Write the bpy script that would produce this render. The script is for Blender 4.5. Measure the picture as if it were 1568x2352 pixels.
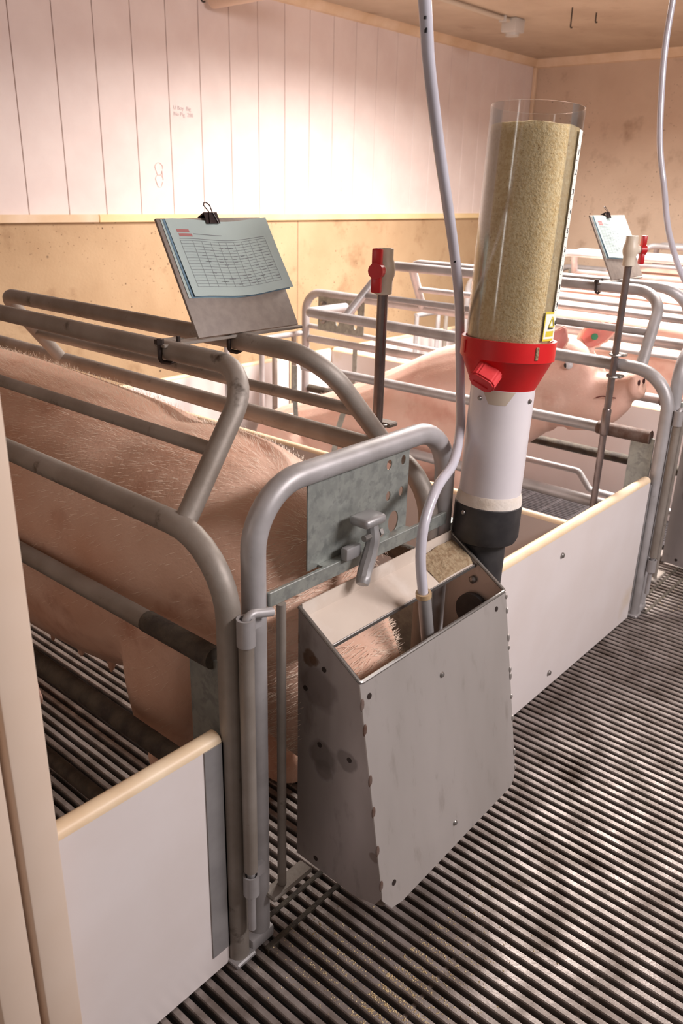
import bpy, bmesh, math, random
import numpy as np
from mathutils import Vector, Matrix, Quaternion, noise as mnoise

SC = bpy.context.scene
for o in list(bpy.data.objects):
    bpy.data.objects.remove(o)
COL = SC.collection
random.seed(7)
RNG = np.random.default_rng(7)

# ------------------------------------------------------------ camera
YAW, PITCH, ROLL, FPX = 0.70671832, -0.37441671, 0.02598626, 1870.2
_d = Vector((math.cos(PITCH) * math.cos(YAW), math.cos(PITCH) * math.sin(YAW), math.sin(PITCH)))
_r0 = Vector((math.sin(YAW), -math.cos(YAW), 0))
_u0 = _r0.cross(_d)
_r = _r0 * math.cos(ROLL) + _u0 * math.sin(ROLL)
_u = -_r0 * math.sin(ROLL) + _u0 * math.cos(ROLL)
cam = bpy.data.cameras.new('camera')
cam.sensor_fit = 'VERTICAL'
cam.sensor_height = 36.0
cam.lens = 36.0 * FPX / 2352.0
cam.clip_start = 0.02
cam.dof.use_dof = True
cam.dof.focus_distance = 1.65
cam.dof.aperture_fstop = 7.0
co = bpy.data.objects.new('camera', cam)
COL.objects.link(co)
co.matrix_world = Matrix(((_r.x, _u.x, -_d.x, 0), (_r.y, _u.y, -_d.y, 0), (_r.z, _u.z, -_d.z, 1.35), (0, 0, 0, 1)))
SC.camera = co

# ------------------------------------------------------------ world and lights
w = bpy.data.worlds.new('world')
SC.world = w
w.use_nodes = True
w.node_tree.nodes['Background'].inputs[0].default_value = (1.0, 0.90, 0.87, 1)
w.node_tree.nodes['Background'].inputs[1].default_value = 0.215


def area_light(name, loc, target, sx, sy, power, color):
    l = bpy.data.lights.new(name, 'AREA')
    l.shape = 'RECTANGLE'
    l.size, l.size_y = sx, sy
    l.energy = power
    l.color = color
    o = bpy.data.objects.new(name, l)
    COL.objects.link(o)
    o.location = loc
    o.rotation_euler = (Vector(target) - Vector(loc)).to_track_quat('-Z', 'Y').to_euler()
    return o


lamp = area_light('assumed_ceiling_lamp', (3.75, 1.7, 2.24), (3.75, 1.701, 0), 0.3, 1.3, 192, (1.0, 0.93, 0.88))  # assumed main light above the far pens, its fitting out of view
lamp.data.spread = math.radians(164)
area_light('assumed_aisle_lamp', (1.9, -1.2, 2.2), (1.5, 0.6, 0.3), 1.3, 0.35, 72, (1.0, 0.93, 0.94))  # assumed light behind the camera, added to brighten the front faces

area_light('assumed_side_lamp', (-1.1, 1.55, 1.55), (1.4, 0.8, 1.3), 0.06, 0.9, 2.8, (1.0, 0.97, 0.95))  # assumed narrow light, unseen, added for the streak on the clear cylinder

SC.view_settings.view_transform = 'Standard'
SC.view_settings.look = 'None'
SC.view_settings.gamma = 1.0
SC.view_settings.exposure = 0.0
SC.view_settings.use_curve_mapping = False

# ------------------------------------------------------------ materials


def s2l(c):
    return tuple((v / 255 / 12.92) if v / 255 <= 0.04045 else ((v / 255 + 0.055) / 1.055) ** 2.4 for v in c) + (1.0,)


def mat(name, c1, c2=None, scale=8.0, rough=0.5, metal=0.0, bump=0.0, bscale=60.0, lo=0.35, hi=0.65,
        c3=None, s3=30.0, lo3=0.62, hi3=0.72, stretch=(1, 1, 1), rough2=None, spec=0.5, stains=None, coat=0.0):
    m = bpy.data.materials.new(name)
    m.use_nodes = True
    nt = m.node_tree
    N, L = nt.nodes, nt.links
    b = N['Principled BSDF']
    b.inputs['Roughness'].default_value = rough
    b.inputs['Metallic'].default_value = metal
    b.inputs['Specular IOR Level'].default_value = spec
    if coat:
        b.inputs['Coat Weight'].default_value = coat
    tc = N.new('ShaderNodeTexCoord')
    mp = N.new('ShaderNodeMapping')
    mp.inputs['Scale'].default_value = stretch
    L.new(tc.outputs['Object'], mp.inputs['Vector'])
    cur = None

    def noise(sc, det=4.0, ro=0.55):
        n = N.new('ShaderNodeTexNoise')
        n.inputs['Scale'].default_value = sc
        n.inputs['Detail'].default_value = det
        n.inputs['Roughness'].default_value = ro
        L.new(mp.outputs['Vector'], n.inputs['Vector'])
        return n.outputs['Fac']

    def ramp(src, a, bb):
        r = N.new('ShaderNodeMapRange')
        r.inputs['From Min'].default_value = a
        r.inputs['From Max'].default_value = bb
        L.new(src, r.inputs['Value'])
        return r.outputs['Result']

    def mix(fac, a, bb):
        x = N.new('ShaderNodeMix')
        x.data_type = 'RGBA'
        L.new(fac, x.inputs['Factor'])
        for sock, v in ((x.inputs[6], a), (x.inputs[7], bb)):
            if isinstance(v, tuple):
                sock.default_value = v
            else:
                L.new(v, sock)
        return x.outputs[2]
    cur = s2l(c1)
    if c2:
        f = ramp(noise(scale), lo, hi)
        cur = mix(f, cur, s2l(c2))
        if rough2 is not None:
            rr = N.new('ShaderNodeMapRange')
            rr.inputs['To Min'].default_value = rough
            rr.inputs['To Max'].default_value = rough2
            L.new(f, rr.inputs['Value'])
            L.new(rr.outputs['Result'], b.inputs['Roughness'])
    if c3:
        cur = mix(ramp(noise(s3, 6.0, 0.6), lo3, hi3), cur, s2l(c3))
    for st in (stains or []):
        (px, py, pz), rad, col, amt = st
        vm = N.new('ShaderNodeVectorMath')
        vm.operation = 'DISTANCE'
        wob = N.new('ShaderNodeTexNoise')
        wob.inputs['Scale'].default_value = 0.9 / rad
        L.new(tc.outputs['Object'], wob.inputs['Vector'])
        sub = N.new('ShaderNodeVectorMath')
        sub.operation = 'MULTIPLY_ADD'
        L.new(wob.outputs['Color'], sub.inputs[0])
        sub.inputs[1].default_value = (rad * 0.9,) * 3
        L.new(tc.outputs['Object'], sub.inputs[2])
        L.new(sub.outputs['Vector'], vm.inputs[0])
        vm.inputs[1].default_value = (px + rad * 0.45, py + rad * 0.45, pz + rad * 0.45)
        r = N.new('ShaderNodeMapRange')
        r.inputs['From Min'].default_value = rad
        r.inputs['From Max'].default_value = rad * 0.75
        r.inputs['To Max'].default_value = amt
        L.new(vm.outputs['Value'], r.inputs['Value'])
        cur = mix(r.outputs['Result'], cur, s2l(col))
    if isinstance(cur, tuple):
        b.inputs['Base Color'].default_value = cur
    else:
        L.new(cur, b.inputs['Base Color'])
    if bump:
        bp = N.new('ShaderNodeBump')
        bp.inputs['Strength'].default_value = bump
        bp.inputs['Distance'].default_value = 0.004
        L.new(noise(bscale), bp.inputs['Height'])
        L.new(bp.outputs['Normal'], b.inputs['Normal'])
    return m


def concrete(name, c1, c2, c3, pores=True):
    m = mat(name, c1, c2, scale=2.2, rough=0.85, bump=0.35, bscale=70, lo=0.3, hi=0.7, c3=c3, s3=6.0, lo3=0.56, hi3=0.78)
    nt = m.node_tree
    N, L = nt.nodes, nt.links
    b = N['Principled BSDF']
    src = b.inputs['Base Color'].links[0].from_socket
    tc = [n for n in N if n.bl_idname == 'ShaderNodeTexCoord'][0]
    last = src
    for sc, rad, col in ((20, 0.10, (88, 60, 40)), (7, 0.055, (70, 48, 34)), (45, 0.13, (120, 92, 66))):
        v = N.new('ShaderNodeTexVoronoi')
        v.inputs['Scale'].default_value = sc
        L.new(tc.outputs['Object'], v.inputs['Vector'])
        n = N.new('ShaderNodeTexNoise')
        n.inputs['Scale'].default_value = 2.6
        L.new(tc.outputs['Object'], n.inputs['Vector'])
        r = N.new('ShaderNodeMapRange')
        r.inputs['From Min'].default_value = rad
        r.inputs['From Max'].default_value = rad * 0.6
        L.new(v.outputs['Distance'], r.inputs['Value'])
        r2 = N.new('ShaderNodeMapRange')
        r2.inputs['From Min'].default_value = 0.47
        r2.inputs['From Max'].default_value = 0.58
        L.new(n.outputs['Fac'], r2.inputs['Value'])
        mu = N.new('ShaderNodeMath')
        mu.operation = 'MULTIPLY'
        L.new(r.outputs['Result'], mu.inputs[0])
        L.new(r2.outputs['Result'], mu.inputs[1])
        x = N.new('ShaderNodeMix')
        x.data_type = 'RGBA'
        L.new(mu.outputs[0], x.inputs['Factor'])
        L.new(last, x.inputs[6])
        x.inputs[7].default_value = s2l(col)
        last = x.outputs[2]
    L.new(last, b.inputs['Base Color'])
    return m


def clear_plastic(name, tint, gloss=0.10):
    m = bpy.data.materials.new(name)
    m.use_nodes = True
    nt = m.node_tree
    N, L = nt.nodes, nt.links
    N.remove(N['Principled BSDF'])
    out = N['Material Output']
    t = N.new('ShaderNodeBsdfTransparent')
    t.inputs[0].default_value = tint
    g = N.new('ShaderNodeBsdfGlossy')
    g.inputs['Roughness'].default_value = 0.12
    fr = N.new('ShaderNodeLayerWeight')
    fr.inputs['Blend'].default_value = 0.25
    ad = N.new('ShaderNodeMath')
    ad.operation = 'MULTIPLY_ADD'
    L.new(fr.outputs['Fresnel'], ad.inputs[0])
    ad.inputs[1].default_value = 0.6
    ad.inputs[2].default_value = gloss * 0.3
    x = N.new('ShaderNodeMixShader')
    L.new(ad.outputs[0], x.inputs[0])
    L.new(t.outputs[0], x.inputs[1])
    L.new(g.outputs[0], x.inputs[2])
    L.new(x.outputs[0], out.inputs['Surface'])
    return m


M = {}
M['plank'] = mat('white_planks', (240, 226, 221), (233, 217, 212), scale=5, rough=0.45, bump=0.06, bscale=150)
M['groove'] = mat('dark_groove', (190, 156, 134), rough=0.8)
M['trimwhite'] = mat('cream_trim', (240, 214, 186), (226, 196, 160), scale=6, rough=0.5)
M['ledge'] = mat('pale_ledge', (246, 222, 176), (238, 206, 150), scale=3, rough=0.55)
M['conc'] = concrete('tan_concrete', (204, 175, 140), (182, 151, 116), (156, 122, 90))
M['conc2'] = concrete('grey_tan_concrete', (222, 200, 178), (204, 180, 158), (172, 146, 124))
M['seam'] = mat('seam', (150, 120, 92), rough=0.9)
M['ceil'] = mat('ceiling_board', (206, 188, 166), (192, 172, 150), scale=3, rough=0.6, c3=(170, 146, 122), s3=5, lo3=0.6, hi3=0.8)
M['bar'] = mat('floor_bar_metal', (158, 148, 143), (116, 105, 98), scale=14, rough=0.42, metal=0.35, bump=0.25, bscale=160,
               c3=(74, 60, 50), s3=5, lo3=0.58, hi3=0.74, rough2=0.6)
M['pit'] = mat('dark_pit', (20, 16, 14), rough=0.95)
M['plasticgrate'] = mat('dark_plastic_grate', (62, 56, 58), (44, 38, 40), scale=30, rough=0.45)
M['pipe'] = mat('galvanized_pipe', (186, 183, 184), (160, 156, 155), scale=9, rough=0.45, metal=0.3, bump=0.06, bscale=90,
                c3=(112, 104, 98), s3=22, lo3=0.68, hi3=0.82)
M['pipe_dirty'] = mat('dirty_pipe', (160, 152, 144), (136, 126, 116), scale=7, rough=0.55, metal=0.3, bump=0.12, bscale=110,
                      c3=(70, 58, 48), s3=18, lo3=0.62, hi3=0.76)
M['grime_shade'] = mat('black_grime_shade', (58, 50, 44), (86, 78, 66), scale=25, rough=0.8, bump=0.5, bscale=150)  # grime on the sleeve, and shadow put into the low rails' colour
M['rust'] = mat('rusty_sleeve', (96, 70, 58), (120, 104, 96), scale=30, rough=0.7, metal=0.2, bump=0.3, bscale=150)
M['galv'] = mat('spangled_sheet', (148, 152, 147), (160, 164, 158), scale=38, rough=0.42, metal=0.45, lo=0.42, hi=0.58,
                c3=(136, 140, 136), s3=45, lo3=0.5, hi3=0.62)
M['strip'] = mat('grey_strip', (166, 164, 164), (150, 148, 148), scale=12, rough=0.4, metal=0.4)
M['pvc'] = mat('white_pvc_board', (232, 224, 222), (226, 216, 212), scale=4, rough=0.32, c3=(214, 196, 172), s3=3.0, lo3=0.64, hi3=0.82, spec=0.5)
M['pvcedge'] = mat('cream_pvc_edge', (244, 222, 190), (230, 202, 166), scale=9, rough=0.45)
M['jamb'] = mat('cream_jamb', (236, 216, 198), (228, 204, 182), scale=3, rough=0.5)
M['whitetube'] = mat('white_tube', (226, 220, 222), (218, 212, 216), scale=8, rough=0.3)
M['foamrim'] = mat('ragged_cream', (230, 222, 214), (220, 206, 190), scale=14, rough=0.8, bump=0.4)
M['red'] = mat('red_plastic', (214, 26, 30), (200, 20, 24), scale=12, rough=0.38)
M['redknob'] = mat('dusty_red_plastic', (222, 66, 70), (206, 40, 44), scale=26, rough=0.55)
M['redvalve'] = mat('dark_red_plastic', (186, 24, 30), rough=0.35)
M['black'] = mat('black_rubber', (44, 42, 44), (62, 60, 60), scale=25, rough=0.5)
M['valve'] = mat('cream_valve', (222, 212, 194), (214, 200, 180), scale=15, rough=0.4)
M['riser'] = mat('riser_steel', (120, 108, 106), (140, 128, 124), scale=20, rough=0.28, metal=0.7)
M['bolt'] = mat('bolt_steel', (150, 146, 142), rough=0.35, metal=0.8)
M['darkbolt'] = mat('dark_bolt', (60, 50, 46), rough=0.5, metal=0.5)
M['feed'] = mat('ground_feed', (242, 224, 182), (226, 200, 150), scale=170, rough=0.95, bump=0.8, bscale=260, lo=0.4, hi=0.6,
                c3=(176, 136, 86), s3=230, lo3=0.6, hi3=0.7)
M['feedwet'] = mat('spilt_feed', (172, 152, 122), (140, 116, 88), scale=120, rough=0.95, bump=1.0, bscale=220)
M['dust'] = mat('dusty_lid', (212, 198, 184), (196, 180, 166), scale=6, rough=0.7, metal=0.05, c3=(222, 212, 202), s3=9, lo3=0.5, hi3=0.7)
M['clear'] = clear_plastic('clear_cylinder', (0.975, 0.97, 0.955, 1))
M['hose'] = mat('milky_hose', (206, 204, 214), (192, 188, 196), scale=10, rough=0.22, spec=0.6)
M['hosegrey'] = mat('grey_hose', (168, 166, 174), (180, 178, 186), scale=8, rough=0.25, spec=0.6)
M['clampbrass'] = mat('tan_clamp', (196, 168, 130), rough=0.5, metal=0.2)
M['board'] = mat('grey_board', (150, 138, 128), (138, 126, 118), scale=60, rough=0.6)
M['paper'] = mat('pale_green_paper', (182, 198, 194), (174, 190, 188), scale=6, rough=0.75)
M['paperblue'] = mat('blue_paper', (110, 138, 156), rough=0.75)
M['ink'] = mat('ink_line', (132, 138, 140), rough=0.8)
M['inkred'] = mat('ink_red', (178, 118, 116), rough=0.8)
M['inkblack'] = mat('ink_black', (40, 40, 46), rough=0.8)
M['inkpink'] = mat('ink_pink', (238, 208, 204), rough=0.8)
M['inkgrey'] = mat('ink_grey', (206, 192, 192), rough=0.8)
M['label'] = mat('white_label', (236, 236, 226), rough=0.45)
M['yellow'] = mat('yellow_ink', (214, 196, 60), rough=0.5)
M['clip'] = mat('black_clip', (52, 38, 38), rough=0.4, metal=0.3)
M['conduit'] = mat('painted_conduit', (196, 182, 164), rough=0.5)
M['greybox'] = mat('grey_box', (196, 192, 186), rough=0.5)
M['creampipe'] = mat('cream_pipe', (232, 206, 184), rough=0.45)
M['tag'] = mat('green_tag', (24, 120, 70), rough=0.4)
M['eyeball'] = mat('eyeball', (226, 226, 230), rough=0.15)
M['pupil'] = mat('pupil', (26, 20, 22), rough=0.1)
M['nostril'] = mat('nostril', (70, 30, 30), rough=0.7)
M['mouthline'] = mat('mouth_line', (120, 66, 60), rough=0.7)
M['hair'] = mat('pale_bristle', (232, 210, 188), rough=0.5)
M['skin'] = mat('sow_skin', (242, 206, 190), (236, 190, 172), scale=5, rough=0.55, bump=0.2, bscale=120,
                c3=(220, 160, 142), s3=7, lo3=0.56, hi3=0.8, spec=0.35)
M['skin_near'] = mat('sow_skin_near', (230, 194, 172), (214, 168, 142), scale=4, rough=0.6, bump=0.25, bscale=140,
                     c3=(176, 118, 92), s3=6, lo3=0.56, hi3=0.8, spec=0.3,
                     stains=[((0.76, 1.12, 0.70), 0.03, (120, 66, 54), 0.6), ((0.76, 1.05, 0.66), 0.035, (128, 74, 60), 0.5)])
M['earpink'] = mat('ear_pink', (226, 130, 122), (216, 150, 140), scale=14, rough=0.55)

# stainless trough with weld stains (object coordinates are world metres here)
BR = (104, 78, 58)
M['steel'] = mat('brushed_steel', (184, 178, 174), (166, 160, 155), scale=5, rough=0.36, metal=0.6, stretch=(1, 1, 0.35),
                 c3=(140, 132, 124), s3=30, lo3=0.56, hi3=0.8, rough2=0.48)
M['steel_front'] = mat('brushed_steel_front', (196, 190, 186), (180, 174, 169), scale=5, rough=0.4, metal=0.5, stretch=(1, 1, 0.3),
                       c3=(166, 158, 152), s3=40, lo3=0.58, hi3=0.8, rough2=0.46)
M['steel_side'] = mat('brushed_steel_side', (180, 172, 170), (160, 152, 149), scale=6, rough=0.4, metal=0.6, stretch=(1, 1, 0.4),
                      c3=(130, 120, 114), s3=20, lo3=0.55, hi3=0.8, rough2=0.5,
                      stains=[((0.878, 0.849, 0.641), 0.016, BR, .8), ((0.878, 0.811, 0.614), 0.018, BR, .85), ((0.878, 0.80, 0.612), 0.012, BR, .7),
                              ((0.878, 0.79, 0.56), 0.045, (116, 104, 100), .55), ((0.878, 0.775, 0.43), 0.034, (112, 104, 100), .7),
                              ((0.878, 0.72, 0.448), 0.026, (112, 104, 100), .6), ((0.878, 0.775, 0.40), 0.024, (114, 106, 102), .6),
                              ((0.878, 0.655, 0.28), 0.012, BR, .5)])

# ------------------------------------------------------------ builders


def obj(name, bm, material, parent=None, smooth=True, auto=35):
    me = bpy.data.meshes.new(name)
    bmesh.ops.recalc_face_normals(bm, faces=bm.faces)
    if smooth:
        for f in bm.faces:
            f.smooth = True
        lim = math.radians(auto)
        for e in bm.edges:
            if len(e.link_faces) == 2 and e.calc_face_angle(0) > lim:
                e.smooth = False
    bm.to_mesh(me)
    bm.free()
    o = bpy.data.objects.new(name, me)
    COL.objects.link(o)
    if material is not None:
        me.materials.append(material)
    if parent is not None:
        o.parent = parent
    return o


def meshobj(name, verts, faces, material, parent=None, smooth=False):
    me = bpy.data.meshes.new(name)
    me.from_pydata([tuple(v) for v in verts], [], faces)
    me.update()
    if smooth:
        for p in me.polygons:
            p.use_smooth = True
    o = bpy.data.objects.new(name, me)
    COL.objects.link(o)
    me.materials.append(material)
    if parent is not None:
        o.parent = parent
    return o


def thing(name, label, cat, loc=(0, 0, 0), group=None):
    o = bpy.data.objects.new(name, None)
    o.empty_display_size = 0.1
    COL.objects.link(o)
    o.location = loc
    o['label'] = label
    o['category'] = cat
    if group:
        o['group'] = group
    return o


def tag(o, label, cat, group=None):
    o['label'] = label
    o['category'] = cat
    if group:
        o['group'] = group
    return o


def struct(o):
    o['kind'] = 'structure'
    return o


def dup(root, dloc, label, rotz=0.0):
    r = root.copy()
    COL.objects.link(r)
    r.location = Vector(root.location) + Vector(dloc)
    r.rotation_euler = (root.rotation_euler.x, root.rotation_euler.y, root.rotation_euler.z + rotz)
    r['label'] = label
    for ch in list(root.children):
        c = ch.copy()
        COL.objects.link(c)
        c.parent = r
        for g in ch.children:
            d = g.copy()
            COL.objects.link(d)
            d.parent = c
    return r


def box(bm, lo, hi, bev=0.0, seg=2, mtx=None):
    lo, hi = Vector(lo), Vector(hi)
    g = bmesh.ops.create_cube(bm, size=1.0)
    vs = g['verts']
    for v in vs:
        v.co = Vector(((lo[i] + hi[i]) / 2 + v.co[i] * (hi[i] - lo[i]) for i in range(3)))
    if bev:
        es = list({e for v in vs for e in v.link_edges})
        r = bmesh.ops.bevel(bm, geom=es, offset=bev, segments=seg, affect='EDGES', profile=0.5)
        vs = list({v for f in r['faces'] for v in f.verts} | {v for v in vs if v.is_valid})
    if mtx is not None:
        bmesh.ops.transform(bm, matrix=mtx, verts=[v for v in vs if v.is_valid])
    return bm


def nbox(name, lo, hi, material, parent=None, bev=0.0, mtx=None):
    return obj(name, box(bmesh.new(), lo, hi, bev, 2, mtx), material, parent)


def fillet(pts, rad, n=8):
    pts = [Vector(p) for p in pts]
    if len(pts) < 3 or (not isinstance(rad, (list, tuple)) and rad <= 0):
        return pts
    out = [pts[0]]
    for i in range(1, len(pts) - 1):
        a, b, c = pts[i - 1], pts[i], pts[i + 1]
        r = rad[i - 1] if isinstance(rad, (list, tuple)) else rad
        u, v = (a - b), (c - b)
        lu, lv = u.length, v.length
        u.normalize()
        v.normalize()
        ang = u.angle(v)
        if r <= 0 or ang > math.pi - 0.02:
            out.append(b)
            continue
        t = min(r / math.tan(ang / 2), lu * 0.49, lv * 0.49)
        rr = t * math.tan(ang / 2)
        p0, p1 = b + u * t, b + v * t
        ctr = b + (u + v).normalized() * (rr / math.sin(ang / 2))
        e0, e1 = p0 - ctr, p1 - ctr
        tot = e0.angle(e1)
        ax = e0.cross(e1).normalized()
        for k in range(n + 1):
            out.append(ctr + Quaternion(ax, tot * k / n) @ e0)
    out.append(pts[-1])
    return out


def catmull(pts, n=8):
    pts = [Vector(p) for p in pts]
    P = [pts[0] * 2 - pts[1]] + pts + [pts[-1] * 2 - pts[-2]]
    out = []
    for i in range(1, len(P) - 2):
        for k in range(n):
            t = k / n
            a, b, c, d = P[i - 1], P[i], P[i + 1], P[i + 2]
            out.append(0.5 * ((2 * b) + (c - a) * t + (2 * a - 5 * b + 4 * c - d) * t * t + (3 * b - a - 3 * c + d) * t ** 3))
    out.append(pts[-1])
    return out


def tube(bm, pts, r, fil=0.0, seg=16, cap=True, n=8):
    P = fillet(pts, fil, n) if (isinstance(fil, list) or fil > 0) else [Vector(p) for p in pts]
    m = len(P)
    rs = r if isinstance(r, (list, tuple)) else [r] * m
    T = []
    for i in range(m):
        a = P[max(i - 1, 0)]
        b = P[min(i + 1, m - 1)]
        T.append((b - a).normalized())
    ref = Vector((0, 0, 1)) if abs(T[0].z) < 0.9 else Vector((1, 0, 0))
    nrm = T[0].cross(ref).normalized()
    rings = []
    for i in range(m):
        nrm = (nrm - T[i] * nrm.dot(T[i])).normalized()
        bi = T[i].cross(nrm)
        rings.append([bm.verts.new(P[i] + (nrm * math.cos(2 * math.pi * k / seg) + bi * math.sin(2 * math.pi * k / seg)) * rs[i]) for k in range(seg)])
    for i in range(m - 1):
        for k in range(seg):
            bm.faces.new((rings[i][k], rings[i][(k + 1) % seg], rings[i + 1][(k + 1) % seg], rings[i + 1][k]))
    if cap:
        bm.faces.new(rings[0][::-1])
        bm.faces.new(rings[-1])
    return bm


def ntube(name, pts, r, material, parent=None, fil=0.0, seg=16, n=8):
    return obj(name, tube(bmesh.new(), pts, r, fil, seg, True, n), material, parent)


def pipe(bm, p0, p1, ro, ri, seg=32):
    """hollow straight tube"""
    p0, p1 = Vector(p0), Vector(p1)
    t = (p1 - p0).normalized()
    ref = Vector((0, 0, 1)) if abs(t.z) < 0.9 else Vector((1, 0, 0))
    a = t.cross(ref).normalized()
    b = t.cross(a)
    R = []
    for p, r in ((p0, ro), (p1, ro), (p1, ri), (p0, ri)):
        R.append([bm.verts.new(p + (a * math.cos(2 * math.pi * k / seg) + b * math.sin(2 * math.pi * k / seg)) * r) for k in range(seg)])
    for i in range(4):
        for k in range(seg):
            bm.faces.new((R[i][k], R[i][(k + 1) % seg], R[(i + 1) % 4][(k + 1) % seg], R[(i + 1) % 4][k]))
    return bm


def lathe(bm, prof, seg=40, center=(0, 0), wob=None):
    """prof: list of (r, z); closed if the first equals the last"""
    closed = prof[0] == prof[-1]
    pr = prof[:-1] if closed else prof
    rings = []
    for i, (r, z) in enumerate(pr):
        ring = []
        for k in range(seg):
            a = 2 * math.pi * k / seg
            dz = wob(i, a) if wob else 0
            ring.append(bm.verts.new((center[0] + r * math.cos(a), center[1] + r * math.sin(a), z + dz)))
        rings.append(ring)
    n = len(rings)
    for i in range(n if closed else n - 1):
        A, B = rings[i], rings[(i + 1) % n]
        for k in range(seg):
            bm.faces.new((A[k], A[(k + 1) % seg], B[(k + 1) % seg], B[k]))
    if not closed:
        bm.faces.new(rings[0][::-1])
        bm.faces.new(rings[-1])
    return bm


def prism(bm, poly, axis, a, b):
    """extrude a 2-D polygon along an axis (0 x: poly is y,z; 1 y: poly is x,z; 2 z: poly is x,y)"""
    def mk(p, t):
        if axis == 0:
            return (t, p[0], p[1])
        if axis == 1:
            return (p[0], t, p[1])
        return (p[0], p[1], t)
    A = [bm.verts.new(mk(p, a)) for p in poly]
    B = [bm.verts.new(mk(p, b)) for p in poly]
    n = len(poly)
    bm.faces.new(A)
    bm.faces.new(B[::-1])
    for i in range(n):
        bm.faces.new((A[i], B[i], B[(i + 1) % n], A[(i + 1) % n]))
    return bm


def disc(bm, c, nrm, r, h, seg=14, dome=0.0):
    c, nrm = Vector(c), Vector(nrm).normalized()
    pts = [c, c + nrm * h]
    rs = [r, r]
    if dome:
        pts += [c + nrm * (h + dome * 0.7), c + nrm * (h + dome)]
        rs += [r * 0.7, r * 0.15]
    return tube(bm, pts, rs, 0, seg)


def plate_with_holes(bm, x0, x1, z0, z1, y0, y1, holes):
    """flat sheet in the xz plane with round or oval holes"""
    cu = bpy.data.curves.new('sheet', 'CURVE')
    cu.dimensions = '2D'
    cu.fill_mode = 'BOTH'
    cu.extrude = abs(y1 - y0) / 2
    loops = [[(x0, z0), (x1, z0), (x1, z1), (x0, z1)]]
    for hx, hz, rx, rz in holes:
        loops.append([(hx + rx * math.cos(2 * math.pi * k / 18), hz + rz * math.sin(2 * math.pi * k / 18)) for k in range(18)])
    for lp in loops:
        sp = cu.splines.new('POLY')
        sp.points.add(len(lp) - 1)
        for p, (u, v) in zip(sp.points, lp):
            p.co = (u, v, 0, 1)
        sp.use_cyclic_u = True
    o = bpy.data.objects.new('sheet', cu)
    COL.objects.link(o)
    dg = bpy.context.evaluated_depsgraph_get()
    me = bpy.data.meshes.new_from_object(o.evaluated_get(dg))
    bpy.data.objects.remove(o)
    me.transform(Matrix.Translation((0, (y0 + y1) / 2, 0)) @ Matrix.Rotation(math.pi / 2, 4, 'X'))
    bm.from_mesh(me)
    bmesh.ops.remove_doubles(bm, verts=bm.verts, dist=1e-6)
    bpy.data.meshes.remove(me)
    return bm


def text(name, body, size, mtx, material, parent=None, ext=0.0003, shear=0.0):
    cu = bpy.data.curves.new(name, 'FONT')
    cu.body = body
    cu.size = size
    cu.extrude = ext
    cu.shear = shear
    o = bpy.data.objects.new(name, cu)
    COL.objects.link(o)
    dg = bpy.context.evaluated_depsgraph_get()
    me = bpy.data.meshes.new_from_object(o.evaluated_get(dg))
    bpy.data.objects.remove(o)
    me.transform(mtx)
    me.materials.clear()
    me.materials.append(material)
    o = bpy.data.objects.new(name, me)
    COL.objects.link(o)
    if parent is not None:
        o.parent = parent
    return o


# ------------------------------------------------------------ room
WY, WX, WZ = 3.60, 6.40, 2.34
# lower concrete part of the back wall
bm = bmesh.new()
box(bm, (-1.2, WY + 0.0, -0.6), (WX + 0.2, WY + 0.2, 1.185))
struct(obj('wall_back', bm, M['conc'], smooth=False))
# plank cladding above, 8 in boards with dark joints
bm = bmesh.new()
pw = 0.2025
x = 2.01 - 17 * pw
while x < WX:
    box(bm, (x + 0.0018, WY - 0.004, 1.205), (min(x + pw - 0.0018, WX), WY + 0.02, WZ), 0.0015, 1)
    x += pw
struct(obj('wall_back', bm, M['plank'], smooth=False))
bm = bmesh.new()
box(bm, (-1.2, WY + 0.006, 1.2), (WX, WY + 0.03, WZ))
struct(obj('wall_back', bm, M['groove'], smooth=False))
# ledge between the two
bm = bmesh.new()
box(bm, (2.36, WY - 0.02, 1.186), (WX, WY + 0.03, 1.222), 0.003, 1)
struct(obj('trim_1', bm, M['ledge'], smooth=False))
bm = bmesh.new()
box(bm, (-1.2, WY - 0.02, 1.186), (2.358, WY + 0.03, 1.222), 0.003, 1)
struct(obj('trim_2', bm, M['trimwhite'], smooth=False))
# right wall
bm = bmesh.new()
box(bm, (WX, -2.5, -0.6), (WX + 0.2, WY + 0.2, WZ + 0.1))
struct(obj('wall_right', bm, M['conc2'], smooth=False))
# casting seam in the low wall
bm = bmesh.new()
box(bm, (3.74, WY - 0.0012, 0.0), (3.746, WY + 0.01, 1.186))
struct(obj('trim_3', bm, M['seam'], smooth=False))
bm = bmesh.new()
box(bm, (-2.2, -2.5, WZ), (WX + 0.2, WY + 0.2, WZ + 0.08))
struct(obj('ceiling', bm, M['ceil'], smooth=False))
# cove trims
bm = bmesh.new()
prism(bm, [(WY - 0.045, WZ), (WY - 0.0045, WZ), (WY - 0.0045, WZ - 0.05), (WY - 0.02, WZ - 0.045)], 0, -1.2, WX)
struct(obj('trim_4', bm, M['trimwhite'], smooth=False))
bm = bmesh.new()
prism(bm, [(WX - 0.05, WZ), (WX - 0.0005, WZ), (WX - 0.0005, WZ - 0.06), (WX - 0.02, WZ - 0.055)], 1, -2.5, WY)
struct(obj('trim_5', bm, M['trimwhite'], smooth=False))
bm = bmesh.new()
box(bm, (WX - 0.03, WY - 0.035, 1.222), (WX - 0.001, WY - 0.005, WZ - 0.05), 0.004, 1)
struct(obj('trim_6', bm, M['trimwhite'], smooth=False))

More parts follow.
